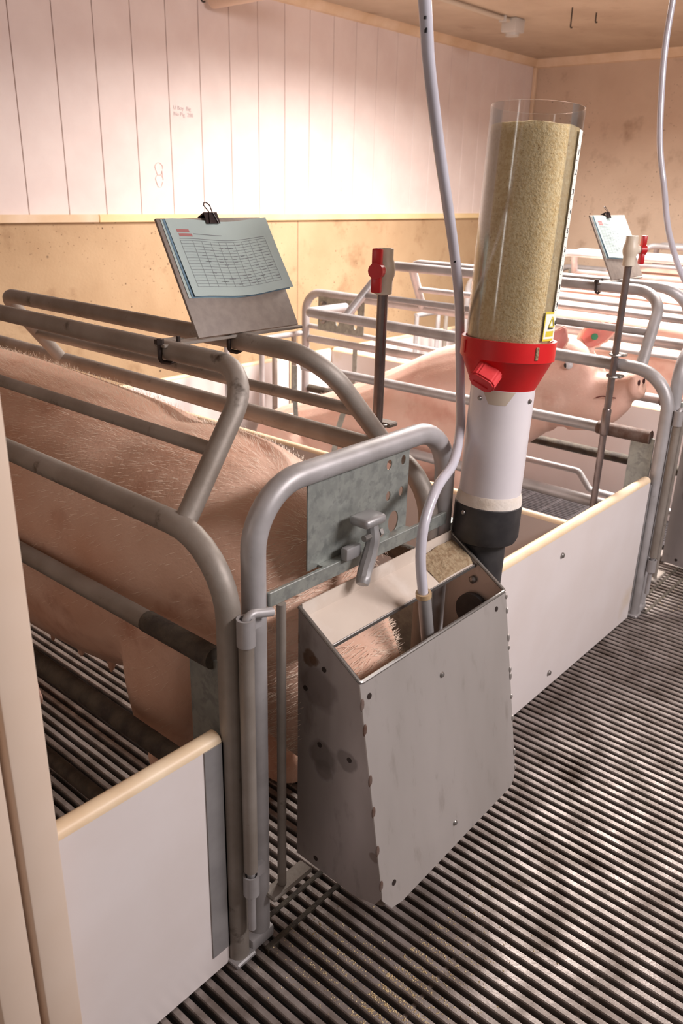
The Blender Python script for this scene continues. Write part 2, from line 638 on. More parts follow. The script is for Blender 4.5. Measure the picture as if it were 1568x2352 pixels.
# slatted floor: bars along y, cross rods below
bm = bmesh.new()
pitch = 0.0256
x = -0.25
while x < 5.2:
    t, s, bo = 0.0070, 0.0054, 0.0035
    prism(bm, [(x - s, 0.0), (x + s, 0.0), (x + t, -0.0025), (x + t, -0.005), (x + bo, -0.022), (x - bo, -0.022), (x - t, -0.005), (x - t, -0.0025)], 1, -0.7, 3.15)
    x += pitch
for yy in (-0.45, 0.0, 0.33, 0.56, 1.2, 1.6, 2.0, 2.4, 2.8):
    box(bm, (-0.3, yy - 0.004, -0.030), (5.2, yy + 0.004, -0.012))
struct(obj('floor', bm, M['bar'], smooth=False))
bm = bmesh.new()
for yy in (0.835, 0.885):
    for xa, xb in ((0.79, 1.35), (2.63, 3.19)):
        box(bm, (xa, yy - 0.0065, -0.022), (xb, yy + 0.0065, 0.001), 0.002, 1)
struct(obj('floor', bm, M['grime_shade'], smooth=False))
bm = bmesh.new()
box(bm, (-1.2, -1.2, -0.62), (WX, WY, -0.56))
struct(obj('floor', bm, M['pit'], smooth=False))
# dark plastic creep floor of the second pen
bm = bmesh.new()
x = 3.17
while x < 3.53:
    box(bm, (x, 1.0, 0.002), (x + 0.011, 2.4, 0.018), 0.002, 1)
    x += 0.02
yy = 1.0
while yy < 2.41:
    box(bm, (3.165, yy, 0.002), (3.53, yy + 0.014, 0.0165))
    yy += 0.14
struct(obj('floor', bm, M['plasticgrate'], smooth=False))
bm = bmesh.new()
box(bm, (3.10, 0.95, 0.002), (3.165, 2.5, 0.026), 0.003, 1)
struct(obj('floor', bm, M['bar'], smooth=False))

# door jamb at the left
bm = bmesh.new()
box(bm, (0.346, 0.80, 0.0), (0.394, 0.842, WZ), 0.003, 2)
jb = struct(obj('trim_7', bm, M['jamb']))
bm = bmesh.new()
disc(bm, (0.366, 0.80, 0.222), (0, -1, 0), 0.0045, 0.001, 12, 0.0015)
obj('screw', bm, M['darkbolt'], jb)
bm = bmesh.new()
box(bm, (0.288, 0.80, 0.0), (0.336, 0.842, WZ), 0.003, 2)
struct(obj('trim_8', bm, M['jamb']))
bm = bmesh.new()
box(bm, (0.2, 0.842, 0.0), (0.36, 0.90, WZ))
struct(obj('trim_9', bm, M['jamb']))

bm = bmesh.new()
box(bm, (-1.2, 0.845, -0.02), (0.199, 0.90, WZ - 0.001))
struct(obj('shade_partition', bm, M['jamb'], smooth=False))  # unseen partition beyond the jamb, added to shade the near sow
bm = bmesh.new()
box(bm, (-1.25, 0.845, -0.6), (-1.201, WY + 0.1, WZ - 0.001))
struct(obj('shade_wall', bm, M['plank'], smooth=False))  # unseen wall, added to keep light off the near pen

# ------------------------------------------------------------ white dividing boards


def bullnose(w, z0, z1, r=None):
    r = w / 2 if r is None else r
    pts = [(-w / 2, z0), (w / 2, z0)]
    for k in range(9):
        a = math.pi * k / 8
        pts.append((w / 2 * math.cos(a), z1 - w / 2 * 0.8 + w / 2 * 0.8 * math.sin(a)))
    return pts


def board_x(label, x0, x1, y, z0, z1, th=0.032, group=None):
    t = thing('pen_board', label, 'partition board', ((x0 + x1) / 2, y, 0), 'white pen boards')
    L = (x1 - x0) / 2
    bm = prism(bmesh.new(), [(-th / 2, z0), (th / 2, z0), (th / 2, z1 - 0.016), (-th / 2, z1 - 0.016)], 0, -L, L)
    obj('panel', bm, M['pvc'], t, smooth=False)
    bm = prism(bmesh.new(), bullnose(th, z1 - 0.016, z1), 0, -L, L)
    obj('edge_cap', bm, M['pvcedge'], t)
    return t


def board_y(label, x, y0, y1, z0, z1, th=0.03, group=None):
    t = thing('pen_board', label, 'partition board', (x, (y0 + y1) / 2, 0), 'white pen boards')
    L = (y1 - y0) / 2
    bm = prism(bmesh.new(), [(-th / 2, z0), (th / 2, z0), (th / 2, z1 - 0.012), (-th / 2, z1 - 0.012)], 1, -L, L)
    obj('panel', bm, M['pvc'], t, smooth=False)
    bm = prism(bmesh.new(), bullnose(th, z1 - 0.012, z1), 1, -L, L)
    obj('edge_cap', bm, M['pvcedge'], t)
    return t


t = board_x('white board with rounded top beside the cream door jamb at left', 0.30, 0.722, 0.880, 0.004, 0.515)
c = t.location.x
bm = bmesh.new()
box(bm, (0.684 - c, -0.0185, 0.046), (0.723 - c, -0.0162, 0.50))
box(bm, (0.7205 - c, -0.0185, 0.046), (0.723 - c, 0.018, 0.50))
obj('metal_channel', bm, M['strip'], t, smooth=False)
t = board_x('long white board with two bolts to the right of the steel trough', 1.408, 2.548, 0.880, 0.004, 0.515)
c = t.location.x
for bx, bz in ((1.947, 0.437), (1.964, 0.054)):
    bm = bmesh.new()
    disc(bm, (bx - c, -0.016, bz), (0, -1, 0), 0.008, 0.004, 12, 0.004)
    obj('bolt', bm, M['bolt'], t)
bm = bmesh.new()
box(bm, (2.549 - c, -0.0185, 0.03), (2.556 - c, 0.016, 0.49))
obj('metal_channel', bm, M['strip'], t, smooth=False)
board_y('white divider board behind the nearest sow with its top edge running to the wall', 2.03, 0.90, 3.13, 0.004, 0.505)
board_y('shaded divider board behind the snout of the sitting sow', 3.56, 0.90, 3.13, 0.004, 0.505)
board_y('bright white divider board beyond the sitting sow near the concrete wall', 5.03, 0.90, 3.13, 0.004, 0.505)
t = board_x('rear white board between the clipboard and the sitting sow', 2.048, 3.543, 3.15, 0.004, 0.505)
bm = bmesh.new()
box(bm, (0.40, -0.025, 0.02), (0.43, -0.0165, 0.495))
obj('joint_strip', bm, M['pvcedge'], t, smooth=False)
board_x('rear white board of the third pen beyond the clear cylinder', 3.577, 5.013, 3.15, 0.004, 0.505)

# ------------------------------------------------------------ farrowing crates
RP = 0.0205


def crate(cx, label, dirty):
    P1 = M['pipe_dirty'] if dirty else M['pipe']
    t = thing('farrowing_crate', label, 'crate', (cx, 0.862, 0), 'steel farrowing crates')
    Y = lambda y: y - 0.862
    hw = 0.278
    for s in (-1, 1):
        yf = 0.0 if s < 0 else 0.012
        xr = s * hw
        if s < 0:
            pts = [(xr, yf, 0.012), (xr, yf, 0.848), (xr, Y(2.42), 0.87), (xr + 0.24, Y(2.42), 0.87)]
            obj('side_hoop', tube(bmesh.new(), pts, RP, [0.13, 0.02], 18), P1, t)
        else:
            pts = [(xr, yf, 0.012), (xr, yf, 0.848), (xr, Y(2.96), 0.872), (xr, Y(2.96), 0.02)]
            obj('side_hoop', tube(bmesh.new(), pts, RP, [0.13, 0.10], 18), P1, t)
        # top rail with its front and rear legs
        xt = s * 0.084
        pts = [(s * 0.268, Y(0.972), 0.853), (xt, Y(1.005), 1.068), (xt, Y(2.16), 1.072), (s * 0.272, Y(2.22), 0.868)]
        obj('top_rail', tube(bmesh.new(), pts, 0.0185, [0.10, 0.07], 16), P1, t)
        # mid rail between the legs
        obj('mid_rail', tube(bmesh.new(), [(s * 0.186, Y(0.985), 0.95), (s * 0.186, Y(2.2), 0.955)], 0.0125, 0, 12), P1, t)
        # lower rail with a sleeve and the plate that joins it to the post
        lo = obj('lower_rail', tube(bmesh.new(), [(xr, Y(0.905), 0.635), (xr, Y(2.45 if s < 0 else 2.93), 0.635)], 0.0185, 0, 16), P1, t)
        obj('sleeve', tube(bmesh.new(), [(xr, Y(0.90), 0.635), (xr, Y(1.08), 0.635)], 0.0195 if dirty else 0.0225, 0, 16), M['rust'] if not dirty else M['grime_shade'], lo)
        bm = bmesh.new()
        box(bm, (xr - 0.003, Y(0.886), 0.18), (xr + 0.003, Y(0.962), 0.632))
        obj('post_plate', bm, M['galv'], t, smooth=False)
        obj('bottom_rail', tube(bmesh.new(), [(xr, Y(0.885), 0.372), (xr, Y(2.45 if s < 0 else 2.93), 0.372)], 0.02, 0, 14), M['grime_shade'] if (dirty or s > 0) else P1, t)  # near crate's bottom rails coloured dark for the shadow there
    # stepped bar low on the right side
    obj('stepped_bar', tube(bmesh.new(), [(hw, Y(2.9), 0.27), (hw, Y(1.37), 0.276), (hw, Y(1.31), 0.208), (hw, Y(0.89), 0.2)], 0.013, [0.03, 0.03], 12), P1, t)
    obj('floor_rail', tube(bmesh.new(), [(-hw, Y(0.9), 0.115), (-hw, Y(2.4), 0.115)], 0.0165, 0, 12), M['grime_shade'], t)  # shadow low in the crate is put into this dark colour
    # rear plate with slots on the right side
    bm = bmesh.new()
    holes = [(-0.10, 0.80, 0.012, 0.02), (0.02, 0.74, 0.010, 0.018), (-0.10, 0.735, 0.010, 0.018)]
    plate_with_holes(bm, -0.15, 0.15, 0.69, 0.86, -0.003, 0.003, holes)
    bmesh.ops.rotate(bm, verts=bm.verts, cent=(0, 0, 0), matrix=Matrix.Rotation(math.pi / 2, 3, 'Z'))
    bmesh.ops.translate(bm, verts=bm.verts, vec=(hw - 0.012, Y(2.71), 0))
    rp = obj('rear_plate', bm, M['galv'], t, smooth=False)
    for zz in (0.82, 0.74):
        bm = bmesh.new()
        disc(bm, (hw - 0.015, Y(2.82), zz), (-1, 0, 0), 0.016, 0.012, 12, 0.006)
        obj('bolt', bm, M['bolt'], rp)
    obj('rear_rail', tube(bmesh.new(), [(hw, Y(2.93), 0.70), (hw, Y(1.3), 0.655)], 0.013, 0, 12), P1, t)
    # rear gate posts
    for dx in (-0.26, -0.03, 0.06, 0.2):
        obj('rear_post', tube(bmesh.new(), [(dx, Y(2.97), 0.01), (dx, Y(2.97), 0.66)], 0.014, 0, 12), P1 if dx < 0 else M['pipe_dirty'], t)
    obj('rear_bar', tube(bmesh.new(), [(-0.27, Y(2.97), 0.66), (hw, Y(2.97), 0.66)], 0.014, 0, 12), P1, t)
    # punched hanger straps
    for (sx, sy, dx) in ((-hw, 2.5, 0.03), (hw, 2.62, 0.0), (-hw, 2.2, -0.03)):
        bm = bmesh.new()
        a = [(sx, Y(sy), 0.63), (sx, Y(sy), 0.5), (sx + dx, Y(sy) + 0.02, 0.38), (sx + dx * 2.2, Y(sy) + 0.03, 0.1)]
        vs = []
        for p in a:
            for q in (-0.014, 0.014):
                for r_ in (-0.0015, 0.0015):
                    vs.append(bm.verts.new((p[0] + r_, p[1] + q, p[2])))
        for i in range(3):
            k = i * 4
            for (u, v) in ((0, 1), (1, 3), (3, 2), (2, 0)):
                bm.faces.new((vs[k + u], vs[k + v], vs[k + 4 + v], vs[k + 4 + u]))
        bm.faces.new((vs[0], vs[1], vs[3], vs[2]))
        bm.faces.new((vs[12], vs[13], vs[15], vs[14]))
        obj('hanger_strap', bm, M['galv'], t, smooth=False)
    # foot of the front posts
    for s in (-1, 1):
        bm = bmesh.new()
        box(bm, (s * hw - 0.024, -0.024, 0.001), (s * hw + 0.024, 0.03, 0.012), 0.003, 1)
        obj('foot_plate', bm, M['pipe'], t)
    return t


C1, C2, C3, C4 = 1.022, 2.862, 4.40, 5.62
crate(C1, 'nearest grey pipe crate around the sow feeding at the steel trough', True)
crate(C2, 'second pipe crate around the sitting sow with the raised head', False)
crate(C3, 'third pipe crate, beyond the sitting sow', False)
crate(C4, 'farthest pipe crate, next to the concrete end wall', False)

# ------------------------------------------------------------ gate with hoop, plate, bar and latch


def gate(label):
    t = thing('front_gate', label, 'gate', (0.80, 0.864, 0), 'hooped front gates')
    X = lambda x: x - 0.80
    obj('gate_hoop', tube(bmesh.new(), [(0, 0, 0.03), (0, 0, 0.92), (X(1.332), 0, 0.925), (X(1.332), 0, 0.03)], 0.0205, 0.105, 18, True, 10), M['pipe'], t)
    holes = [(X(1.143), 0.884, 0.008, 0.010), (X(1.186), 0.884, 0.007, 0.010), (X(1.144), 0.822, 0.007, 0.010), (X(1.184), 0.822, 0.007, 0.010), (X(1.163), 0.766, 0.016, 0.022)]
    bm = plate_with_holes(bmesh.new(), X(0.924), X(1.204), 0.742, 0.906, -0.0015, 0.0015, holes)
    obj('sheet_plate', bm, M['galv'], t, smooth=False)
    bm = bmesh.new()
    box(bm, (X(0.815), -0.0215, 0.7215), (X(1.318), -0.014, 0.7475), 0.001, 1)
    box(bm, (X(0.95), -0.014, 0.742), (X(1.2), -0.002, 0.747))
    obj('flat_bar', bm, M['galv'], t, smooth=False)
    # latch: cast lever with a knob head and cross bolt
    bm = bmesh.new()
    pts = [(X(1.046), -0.040, 0.815), (X(1.046), -0.046, 0.785), (X(1.040), -0.046, 0.755), (X(1.022), -0.05, 0.728), (X(1.005), -0.058, 0.708)]
    prof = [0.011, 0.0125, 0.0135, 0.013, 0.011]
    tube(bm, catmull(pts, 4), [prof[min(i // 4, 4)] for i in range(17)], 0, 10)
    lv = obj('latch_lever', bm, M['strip'], t)
    bm = bmesh.new()
    box(bm, (X(1.008), -0.062, 0.809), (X(1.066), -0.018, 0.827), 0.008, 3)
    obj('latch_head', bm, M['strip'], lv)
    obj('latch_bolt', tube(bmesh.new(), [(X(1.02), -0.046, 0.787), (X(1.07), -0.046, 0.787)], 0.006, 0, 10), M['bolt'], lv)
    bm = bmesh.new()
    disc(bm, (X(1.058), -0.046, 0.787), (1, 0, 0), 0.0095, 0.008, 6)
    obj('latch_nut', bm, M['bolt'], lv)
    bm = bmesh.new()
    box(bm, (X(0.99), -0.034, 0.7475), (X(1.03), -0.018, 0.772), 0.004, 2)
    obj('latch_catch', bm, M['strip'], t)
    # drop rod and foot at the left of the trough
    dr = obj('drop_rod', tube(bmesh.new(), [(X(0.838), -0.024, 0.125), (X(0.838), -0.024, 0.722)], 0.0085, 0, 12), M['pipe_dirty'], t)
    bm = bmesh.new()
    box(bm, (X(0.80), -0.042, 0.114), (X(0.905), -0.008, 0.124), 0.003, 1)
    obj('rod_foot', bm, M['pipe_dirty'], dr)
    # bottom lug joining hinge post and gate
    bm = bmesh.new()
    box(bm, (-0.036, -0.02, 0.002), (0.022, 0.02, 0.03), 0.006, 2)
    obj('bottom_lug', bm, M['pipe'], t)
    # latch pin beside the hoop
    px = X(0.748)
    py = -0.037
    pn = obj('pin_tube', pipe(bmesh.new(), (px, py, 0.232), (px, py, 0.694), 0.0125, 0.0095, 20), M['pipe_dirty'], t)
    obj('pin_collar', pipe(bmesh.new(), (px, py, 0.688), (px, py, 0.735), 0.015, 0.0105, 20), M['pipe'], pn)
    obj('pin_handle', tube(bmesh.new(), [(px, py, 0.66), (px, py, 0.742), (px + 0.052, py - 0.004, 0.728)], 0.0075, 0.014, 12), M['pipe'], pn)
    obj('lower_collar', pipe(bmesh.new(), (px, py, 0.178), (px, py, 0.222), 0.0145, 0.011, 20), M['pipe'], pn)
    obj('pin_rod', tube(bmesh.new(), [(px, py, 0.095), (px, py, 0.25)], 0.0075, 0, 12), M['pipe'], pn)
    for z0 in (0.188, 0.70):
        bm = bmesh.new()
        box(bm, (px - 0.004, py + 0.01, z0), (X(0.792), -0.012, z0 + 0.024))
        obj('hinge_strap', bm, M['pipe'], t)
    return t


g1 = gate('grey hooped gate holding the steel trough of the nearest crate')
dup(g1, (C2 - C1, 0, 0), 'partly seen hooped gate at the right picture edge')

# ------------------------------------------------------------ steel feed trough


def trough(label):
    t = thing('feed_trough', label, 'trough', (0, 0, 0), 'stainless sow troughs')
    XL, XR = 0.878, 1.330
    prof = [(0.838, 0.700), (0.700, 0.611), (0.632, 0.205), (0.648, 0.178), (0.70, 0.165), (0.838, 0.172)]
    for x, nm in ((XL, 'l'), (XR, 'r')):
        bm = prism(bmesh.new(), prof, 0, x - 0.0012, x + 0.0012)
        sp = obj('side_panel', bm, M['steel_side'] if nm == 'l' else M['steel'], t, smooth=False)
        if nm == 'l':
            for (yy, zz) in ((0.778, 0.605), (0.785, 0.449), (0.717, 0.453), (0.82, 0.55), (0.79, 0.19)):
                bm = bmesh.new()
                disc(bm, (x - 0.0009, yy, zz), (-1, 0, 0), 0.0052, 0.0009, 12)
                obj('bolt_hole', bm, M['darkbolt'], sp)
        else:
            bm = bmesh.new()
            disc(bm, (x - 0.001, 0.765, 0.548), (-1, 0, 0), 0.038, 0.012, 24)
            obj('pipe_outlet', bm, M['black'], sp)
            bm = bmesh.new()
            disc(bm, (x - 0.001, 0.773, 0.615), (-1, 0, 0), 0.008, 0.006, 12, 0.004)
            obj('bolt', bm, M['bolt'], sp)
    # front sheet, leaning, with cut lower corners
    bm = bmesh.new()
    dy = (0.700 - 0.632) / (0.611 - 0.205)
    fy = lambda z: 0.632 + (z - 0.205) * dy
    outl = [(XL - 0.003, 0.611), (XR + 0.003, 0.611), (XR + 0.003, 0.212), (XR - 0.004, 0.192), (XR - 0.018, 0.180), (XL + 0.05, 0.164), (XL + 0.02, 0.17), (XL - 0.003, 0.2)]
    A = [bm.verts.new((px, fy(pz) - 0.0012, pz)) for px, pz in outl]
    B = [bm.verts.new((px, fy(pz) + 0.0012, pz)) for px, pz in outl]
    bm.faces.new(A)
    bm.faces.new(B[::-1])
    for i in range(len(outl)):
        j = (i + 1) % len(outl)
        bm.faces.new((A[i], B[i], B[j], A[j]))
    fr = obj('front_panel', bm, M['steel_front'], t, smooth=False)
    for (bx, bz, hole) in ((0.895, 0.583, 1), (1.097, 0.533, 0), (1.103, 0.219, 0), (0.910, 0.215, 1), (1.294, 0.588, 1)):
        bm = bmesh.new()
        disc(bm, (bx, fy(bz) - 0.001, bz), (0, -1, 0.15), 0.0055, 0.001 if hole else 0.002, 12, 0 if hole else 0.003)
        obj('bolt_hole' if hole else 'bolt', bm, M['darkbolt'] if hole else M['bolt'], fr)
    # weld beads down both front edges
    beads = [(XL - 0.002, bz, 2.2) for bz in (0.575, 0.53, 0.436, 0.376, 0.3, 0.23)]
    beads += [(XR + 0.003, bz, 1.2 + 0.5 * (k % 3)) for k, bz in enumerate((0.60, 0.57, 0.51, 0.49, 0.44, 0.425, 0.38, 0.33, 0.25, 0.215))]
    for (bx, bz, st_) in beads:
        bm = bmesh.new()
        bmesh.ops.create_uvsphere(bm, u_segments=8, v_segments=6, radius=0.0056 if bx < 1 else 0.0046, matrix=Matrix.Translation((bx, fy(bz) - 0.001, bz)) @ Matrix.Diagonal((0.9, 0.4 if bx < 1 else 0.7, st_, 1)))
        obj('weld_bead', bm, M['rust'] if bx < 1 else M['steel'], fr)
    # rolled rim along the top
    ntube('rim', [(XL, 0.838, 0.702), (XL, 0.700, 0.613), (XR, 0.700, 0.613), (XR, 0.838, 0.702)], 0.0036, M['bolt'], t, 0.004, 8, 2)
    # curved floor pan and back lip
    bm = bmesh.new()
    pan = [(0.633, 0.182), (0.648, 0.176), (0.70, 0.165), (0.78, 0.166), (0.838, 0.174)]
    v0 = [bm.verts.new((XL + 0.002, y, z)) for y, z in pan]
    v1 = [bm.verts.new((XR - 0.002, y, z)) for y, z in pan]
    for i in range(len(pan) - 1):
        bm.faces.new((v0[i], v1[i], v1[i + 1], v0[i + 1]))
    bmesh.ops.solidify(bm, geom=list(bm.faces), thickness=0.002)
    obj('floor_pan', bm, M['steel'], t, smooth=False)
    bm = bmesh.new()
    box(bm, (XL + 0.002, 0.836, 0.168), (XR - 0.002, 0.839, 0.23))
    obj('back_lip', bm, M['steel'], t, smooth=False)
    # sloping dusty lid with an upturned back edge
    bm = bmesh.new()
    lid = [(0.836, 0.706), (0.834, 0.706), (0.832, 0.680), (0.772, 0.6475), (0.772, 0.6440), (0.836, 0.678)]
    prism(bm, lid, 0, XL + 0.004, XR - 0.004)
    ld = obj('lid', bm, M['dust'], t, smooth=False)
    bm = bmesh.new()
    box(bm, (XL + 0.002, 0.7705, 0.642), (XR - 0.002, 0.7735, 0.650), 0.001, 1)
    obj('lid_edge', bm, M['bolt'], ld, smooth=False)
    # dark slot under the gate bar
    return t


t1 = trough('large stainless steel trough with open top in front of the nearest sow')
dup(t1, (C2 - C1, 0, 0), 'grey trough cut off by the right picture edge')

# feed heap on the lid
bm = bmesh.new()
nx, ny = 26, 18
x0, x1, y0, y1 = 1.205, 1.323, 0.775, 0.828
grid = []
for i in range(nx + 1):
    row = []
    for j in range(ny + 1):
        xx = x0 + (x1 - x0) * i / nx
        yy = y0 + (y1 - y0) * j / ny
        base = 0.648 + (yy - 0.772) / (0.832 - 0.772) * (0.680 - 0.6475) + 0.0004
        f = min(1, max(0, (xx - x0) / 0.05 - 0.25 * mnoise.noise((xx * 60, yy * 60, 0)))) * min(1, (yy - y0) / 0.008 + 0.1)
        row.append(bm.verts.new((xx, yy, base + 0.011 * f ** 0.7 + 0.002 * mnoise.noise((xx * 90, yy * 90, 3)) * f)))
    grid.append(row)
for i in range(nx):
    for j in range(ny):
        bm.faces.new((grid[i][j], grid[i + 1][j], grid[i + 1][j + 1], grid[i][j + 1]))
o = tag(obj('feed_heap', bm, M['feedwet']), 'small heap of damp feed on the right end of the trough lid', 'feed')
o['kind'] = 'stuff'

# ------------------------------------------------------------ feed dispenser
ang = math.atan(0.045 / 0.82)
h = thing('feed_dispenser', 'tall clear cylinder of feed with red cone on a white tube', 'feed dispenser', (1.3797, 0.79, 0.58))
h.rotation_euler = (0, ang, 0)
Z = lambda z: z - 0.58
bm = bmesh.new()
lathe(bm, [(0.0825, Z(1.085)), (0.0825, Z(1.499)), (0.0805, Z(1.499)), (0.0805, Z(1.085)), (0.0825, Z(1.085))], 64)
cyl = obj('clear_cylinder', bm, M['clear'], h)
bm = bmesh.new()
lathe(bm, [(0.079, Z(1.07)), (0.079, Z(1.452)), (0.077, Z(1.466)), (0.05, Z(1.470)), (0.015, Z(1.474))], 64,
      wob=lambda i, a: 0.004 * mnoise.noise((math.cos(a) * 3, math.sin(a) * 3, i)) if i > 0 else 0)
fd = obj('feed_fill', bm, M['feed'], h)
bm = bmesh.new()
lathe(bm, [(0.0835, Z(1.098)), (0.0905, Z(1.098)), (0.0905, Z(1.062)), (0.086, Z(1.058)), (0.0600, Z(1.000)), (0.056, Z(1.000)), (0.080, Z(1.060)), (0.0835, Z(1.098))], 64)
cone = obj('red_cone', bm, M['red'], h)
# vertical clip notches on the band
th0 = math.atan2(-0.79, -1.38)      # towards the camera
for da in (0.62, -1.1, 2.4):
    a = th0 + da
    bm = bmesh.new()
    mt = Matrix.Rotation(a, 4, 'Z')
    box(bm, (0.0895, -0.0035, Z(1.068)), (0.0925, 0.0035, Z(1.092)), 0.001, 1, mt)
    obj('band_clip', bm, M['feedwet'] if da == 0.62 else M['red'], cone)
# knob
a = th0 - 0.42
mt = Matrix.Translation((math.cos(a) * 0.0745, math.sin(a) * 0.0745, Z(1.038))) @ Matrix.Rotation(a, 4, 'Z') @ Matrix.Rotation(math.radians(32), 4, 'Y') @ Matrix.Rotation(math.radians(-30), 4, 'X')
bm = bmesh.new()
hexp = [(-0.026, -0.006), (-0.014, -0.017), (0.014, -0.017), (0.026, -0.006), (0.026, 0.010), (0.016, 0.018), (-0.016, 0.018), (-0.026, 0.010)]
prism(bm, hexp, 0, -0.01, 0.034)
bmesh.ops.bevel(bm, geom=list(bm.edges), offset=0.003, segments=2, affect='EDGES')
bmesh.ops.transform(bm, matrix=mt, verts=bm.verts)
kn = obj('red_knob', bm, M['redknob'], cone)
bm = bmesh.new()
box(bm, (0.030, -0.016, -0.004), (0.037, 0.016, -0.001), 0.001, 1, mt)
obj('knob_ridge', bm, M['redknob'], kn)
# white tube with screws, grey patch and flared ragged foot
bm = bmesh.new()
lathe(bm, [(0.0625, Z(0.776)), (0.0625, Z(1.004)), (0.0595, Z(1.004)), (0.0595, Z(0.776)), (0.0625, Z(0.776))], 56)
wt = obj('white_tube', bm, M['whitetube'], h)
bm = bmesh.new()
lathe(bm, [(0.0630, Z(0.790)), (0.0665, Z(0.776)), (0.0672, Z(0.748)), (0.062, Z(0.752)), (0.0615, Z(0.79)), (0.0630, Z(0.790))], 72,
      wob=lambda i, a: (0.017 * mnoise.noise((math.cos(a) * 4.5, math.sin(a) * 4.5, 1.0)) + 0.004 * mnoise.noise((math.cos(a) * 14, math.sin(a) * 14, 4))) if i in (2, 3) else 0)
obj('ragged_foot', bm, M['foamrim'], wt)
for da, zz in ((-0.72, 0.985), (1.0, 0.985)):
    a = th0 + da
    bm = bmesh.new()
    disc(bm, (math.cos(a) * 0.062, math.sin(a) * 0.062, Z(zz)), (math.cos(a), math.sin(a), 0), 0.0048, 0.002, 12, 0.003)
    obj('screw', bm, M['bolt'], wt)
bm = bmesh.new()      # grey patch under the cone: its own outline on the tube
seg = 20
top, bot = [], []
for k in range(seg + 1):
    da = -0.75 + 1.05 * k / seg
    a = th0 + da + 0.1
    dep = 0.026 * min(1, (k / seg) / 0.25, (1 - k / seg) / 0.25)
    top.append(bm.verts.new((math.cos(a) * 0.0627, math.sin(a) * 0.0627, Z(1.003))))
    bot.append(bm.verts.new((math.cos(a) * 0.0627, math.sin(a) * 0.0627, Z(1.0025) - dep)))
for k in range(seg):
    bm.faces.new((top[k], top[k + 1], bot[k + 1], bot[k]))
obj('grey_patch', bm, M['conduit'], wt)
# black coupling and pipe
bm = bmesh.new()
lathe(bm, [(0.0635, Z(0.77)), (0.0685, Z(0.765)), (0.069, Z(0.70)), (0.064, Z(0.688)), (0.048, Z(0.68)), (0.046, Z(0.672)), (0.046, Z(0.56)), (0.01, Z(0.55))], 48)
cp = obj('black_coupling', bm, M['black'], h)
bm = bmesh.new()
a = th0 - 0.75
disc(bm, (math.cos(a) * 0.069, math.sin(a) * 0.069, Z(0.752)), (math.cos(a), math.sin(a), 0), 0.005, 0.002, 12, 0.003)
obj('screw', bm, M['bolt'], cp)
# scale strip and maker's sticker on the cylinder


def curved_patch(bm, a0, a1, z0, z1, r, n=6):
    t_, b_ = [], []
    for k in range(n + 1):
        a = a0 + (a1 - a0) * k / n
        t_.append(bm.verts.new((math.cos(a) * r, math.sin(a) * r, z1)))
        b_.append(bm.verts.new((math.cos(a) * r, math.sin(a) * r, z0)))
    for k in range(n):
        bm.faces.new((b_[k], b_[k + 1], t_[k + 1], t_[k]))


sa = th0 + 1.13
bm = bmesh.new()
curved_patch(bm, sa, sa + 0.26, Z(1.10), Z(1.462), 0.0829)
sl = obj('scale_strip', bm, M['label'], cyl)
bm = bmesh.new()
for k in range(41):
    zz = 1.125 + 0.008 * k
    curved_patch(bm, sa + 0.02, sa + (0.10 if k % 4 == 0 else 0.05), Z(zz), Z(zz) + 0.0008, 0.0831, 1)
obj('scale_marks', bm, M['inkblack'], sl)


def on_cyl(a, z, r):
    ct = Vector((math.cos(a), math.sin(a), 0))
    tg = Vector((-math.sin(a), math.cos(a), 0))
    m = Matrix.Identity(4)
    for i in range(3):
        m[i][0], m[i][1], m[i][2] = tg[i], (0, 0, 1)[i], ct[i]
        m[i][3] = (ct * r)[i] + (0, 0, z)[i]
    return m


for k in range(1, 11):
    zz = 1.455 - 0.0325 * k
    text('scale_number', str(k), 0.013, on_cyl(sa + 0.08, Z(zz), 0.0832), M['inkblack'], sl)
bm = bmesh.new()
curved_patch(bm, sa - 0.34, sa + 0.12, Z(1.102), Z(1.155), 0.0832, 8)
stk = obj('sticker', bm, M['label'], cyl)
bm = bmesh.new()
for (p, q, r_, s_) in ((-0.34, -0.31, 1.102, 1.155), (-0.31, 0.0, 1.151, 1.155), (-0.31, 0.12, 1.102, 1.106), (-0.25, 0.1, 1.110, 1.120)):
    curved_patch(bm, sa + p, sa + q, Z(r_), Z(s_), 0.0834, 5)
obj('sticker_border', bm, M['yellow'], stk)
bm = bmesh.new()
mt = on_cyl(sa - 0.06, Z(1.128), 0.0838)
for (p, q) in (((-0.010, 0), (0, 0.018)), ((0, 0.018), (0.010, 0)), ((0.010, 0), (-0.010, 0))):
    tube(bm, [mt @ Vector((p[0], p[1], 0)), mt @ Vector((q[0], q[1], 0))], 0.0014, 0, 6)
obj('sticker_triangle', bm, M['yellow'], stk)
bm = bmesh.new()
curved_patch(bm, sa - 0.2, sa + 0.06, Z(1.1235), Z(1.1255), 0.0834, 5)
obj('sticker_line', bm, M['inkblack'], stk)

# steel holder behind the coupling
bm = bmesh.new()
box(bm, (1.370, 0.866, 0.02), (1.402, 0.896, 0.70))
tag(obj('support_post', bm, M['galv'], smooth=False), 'square grey steel post behind the black coupling of the dispenser', 'post')

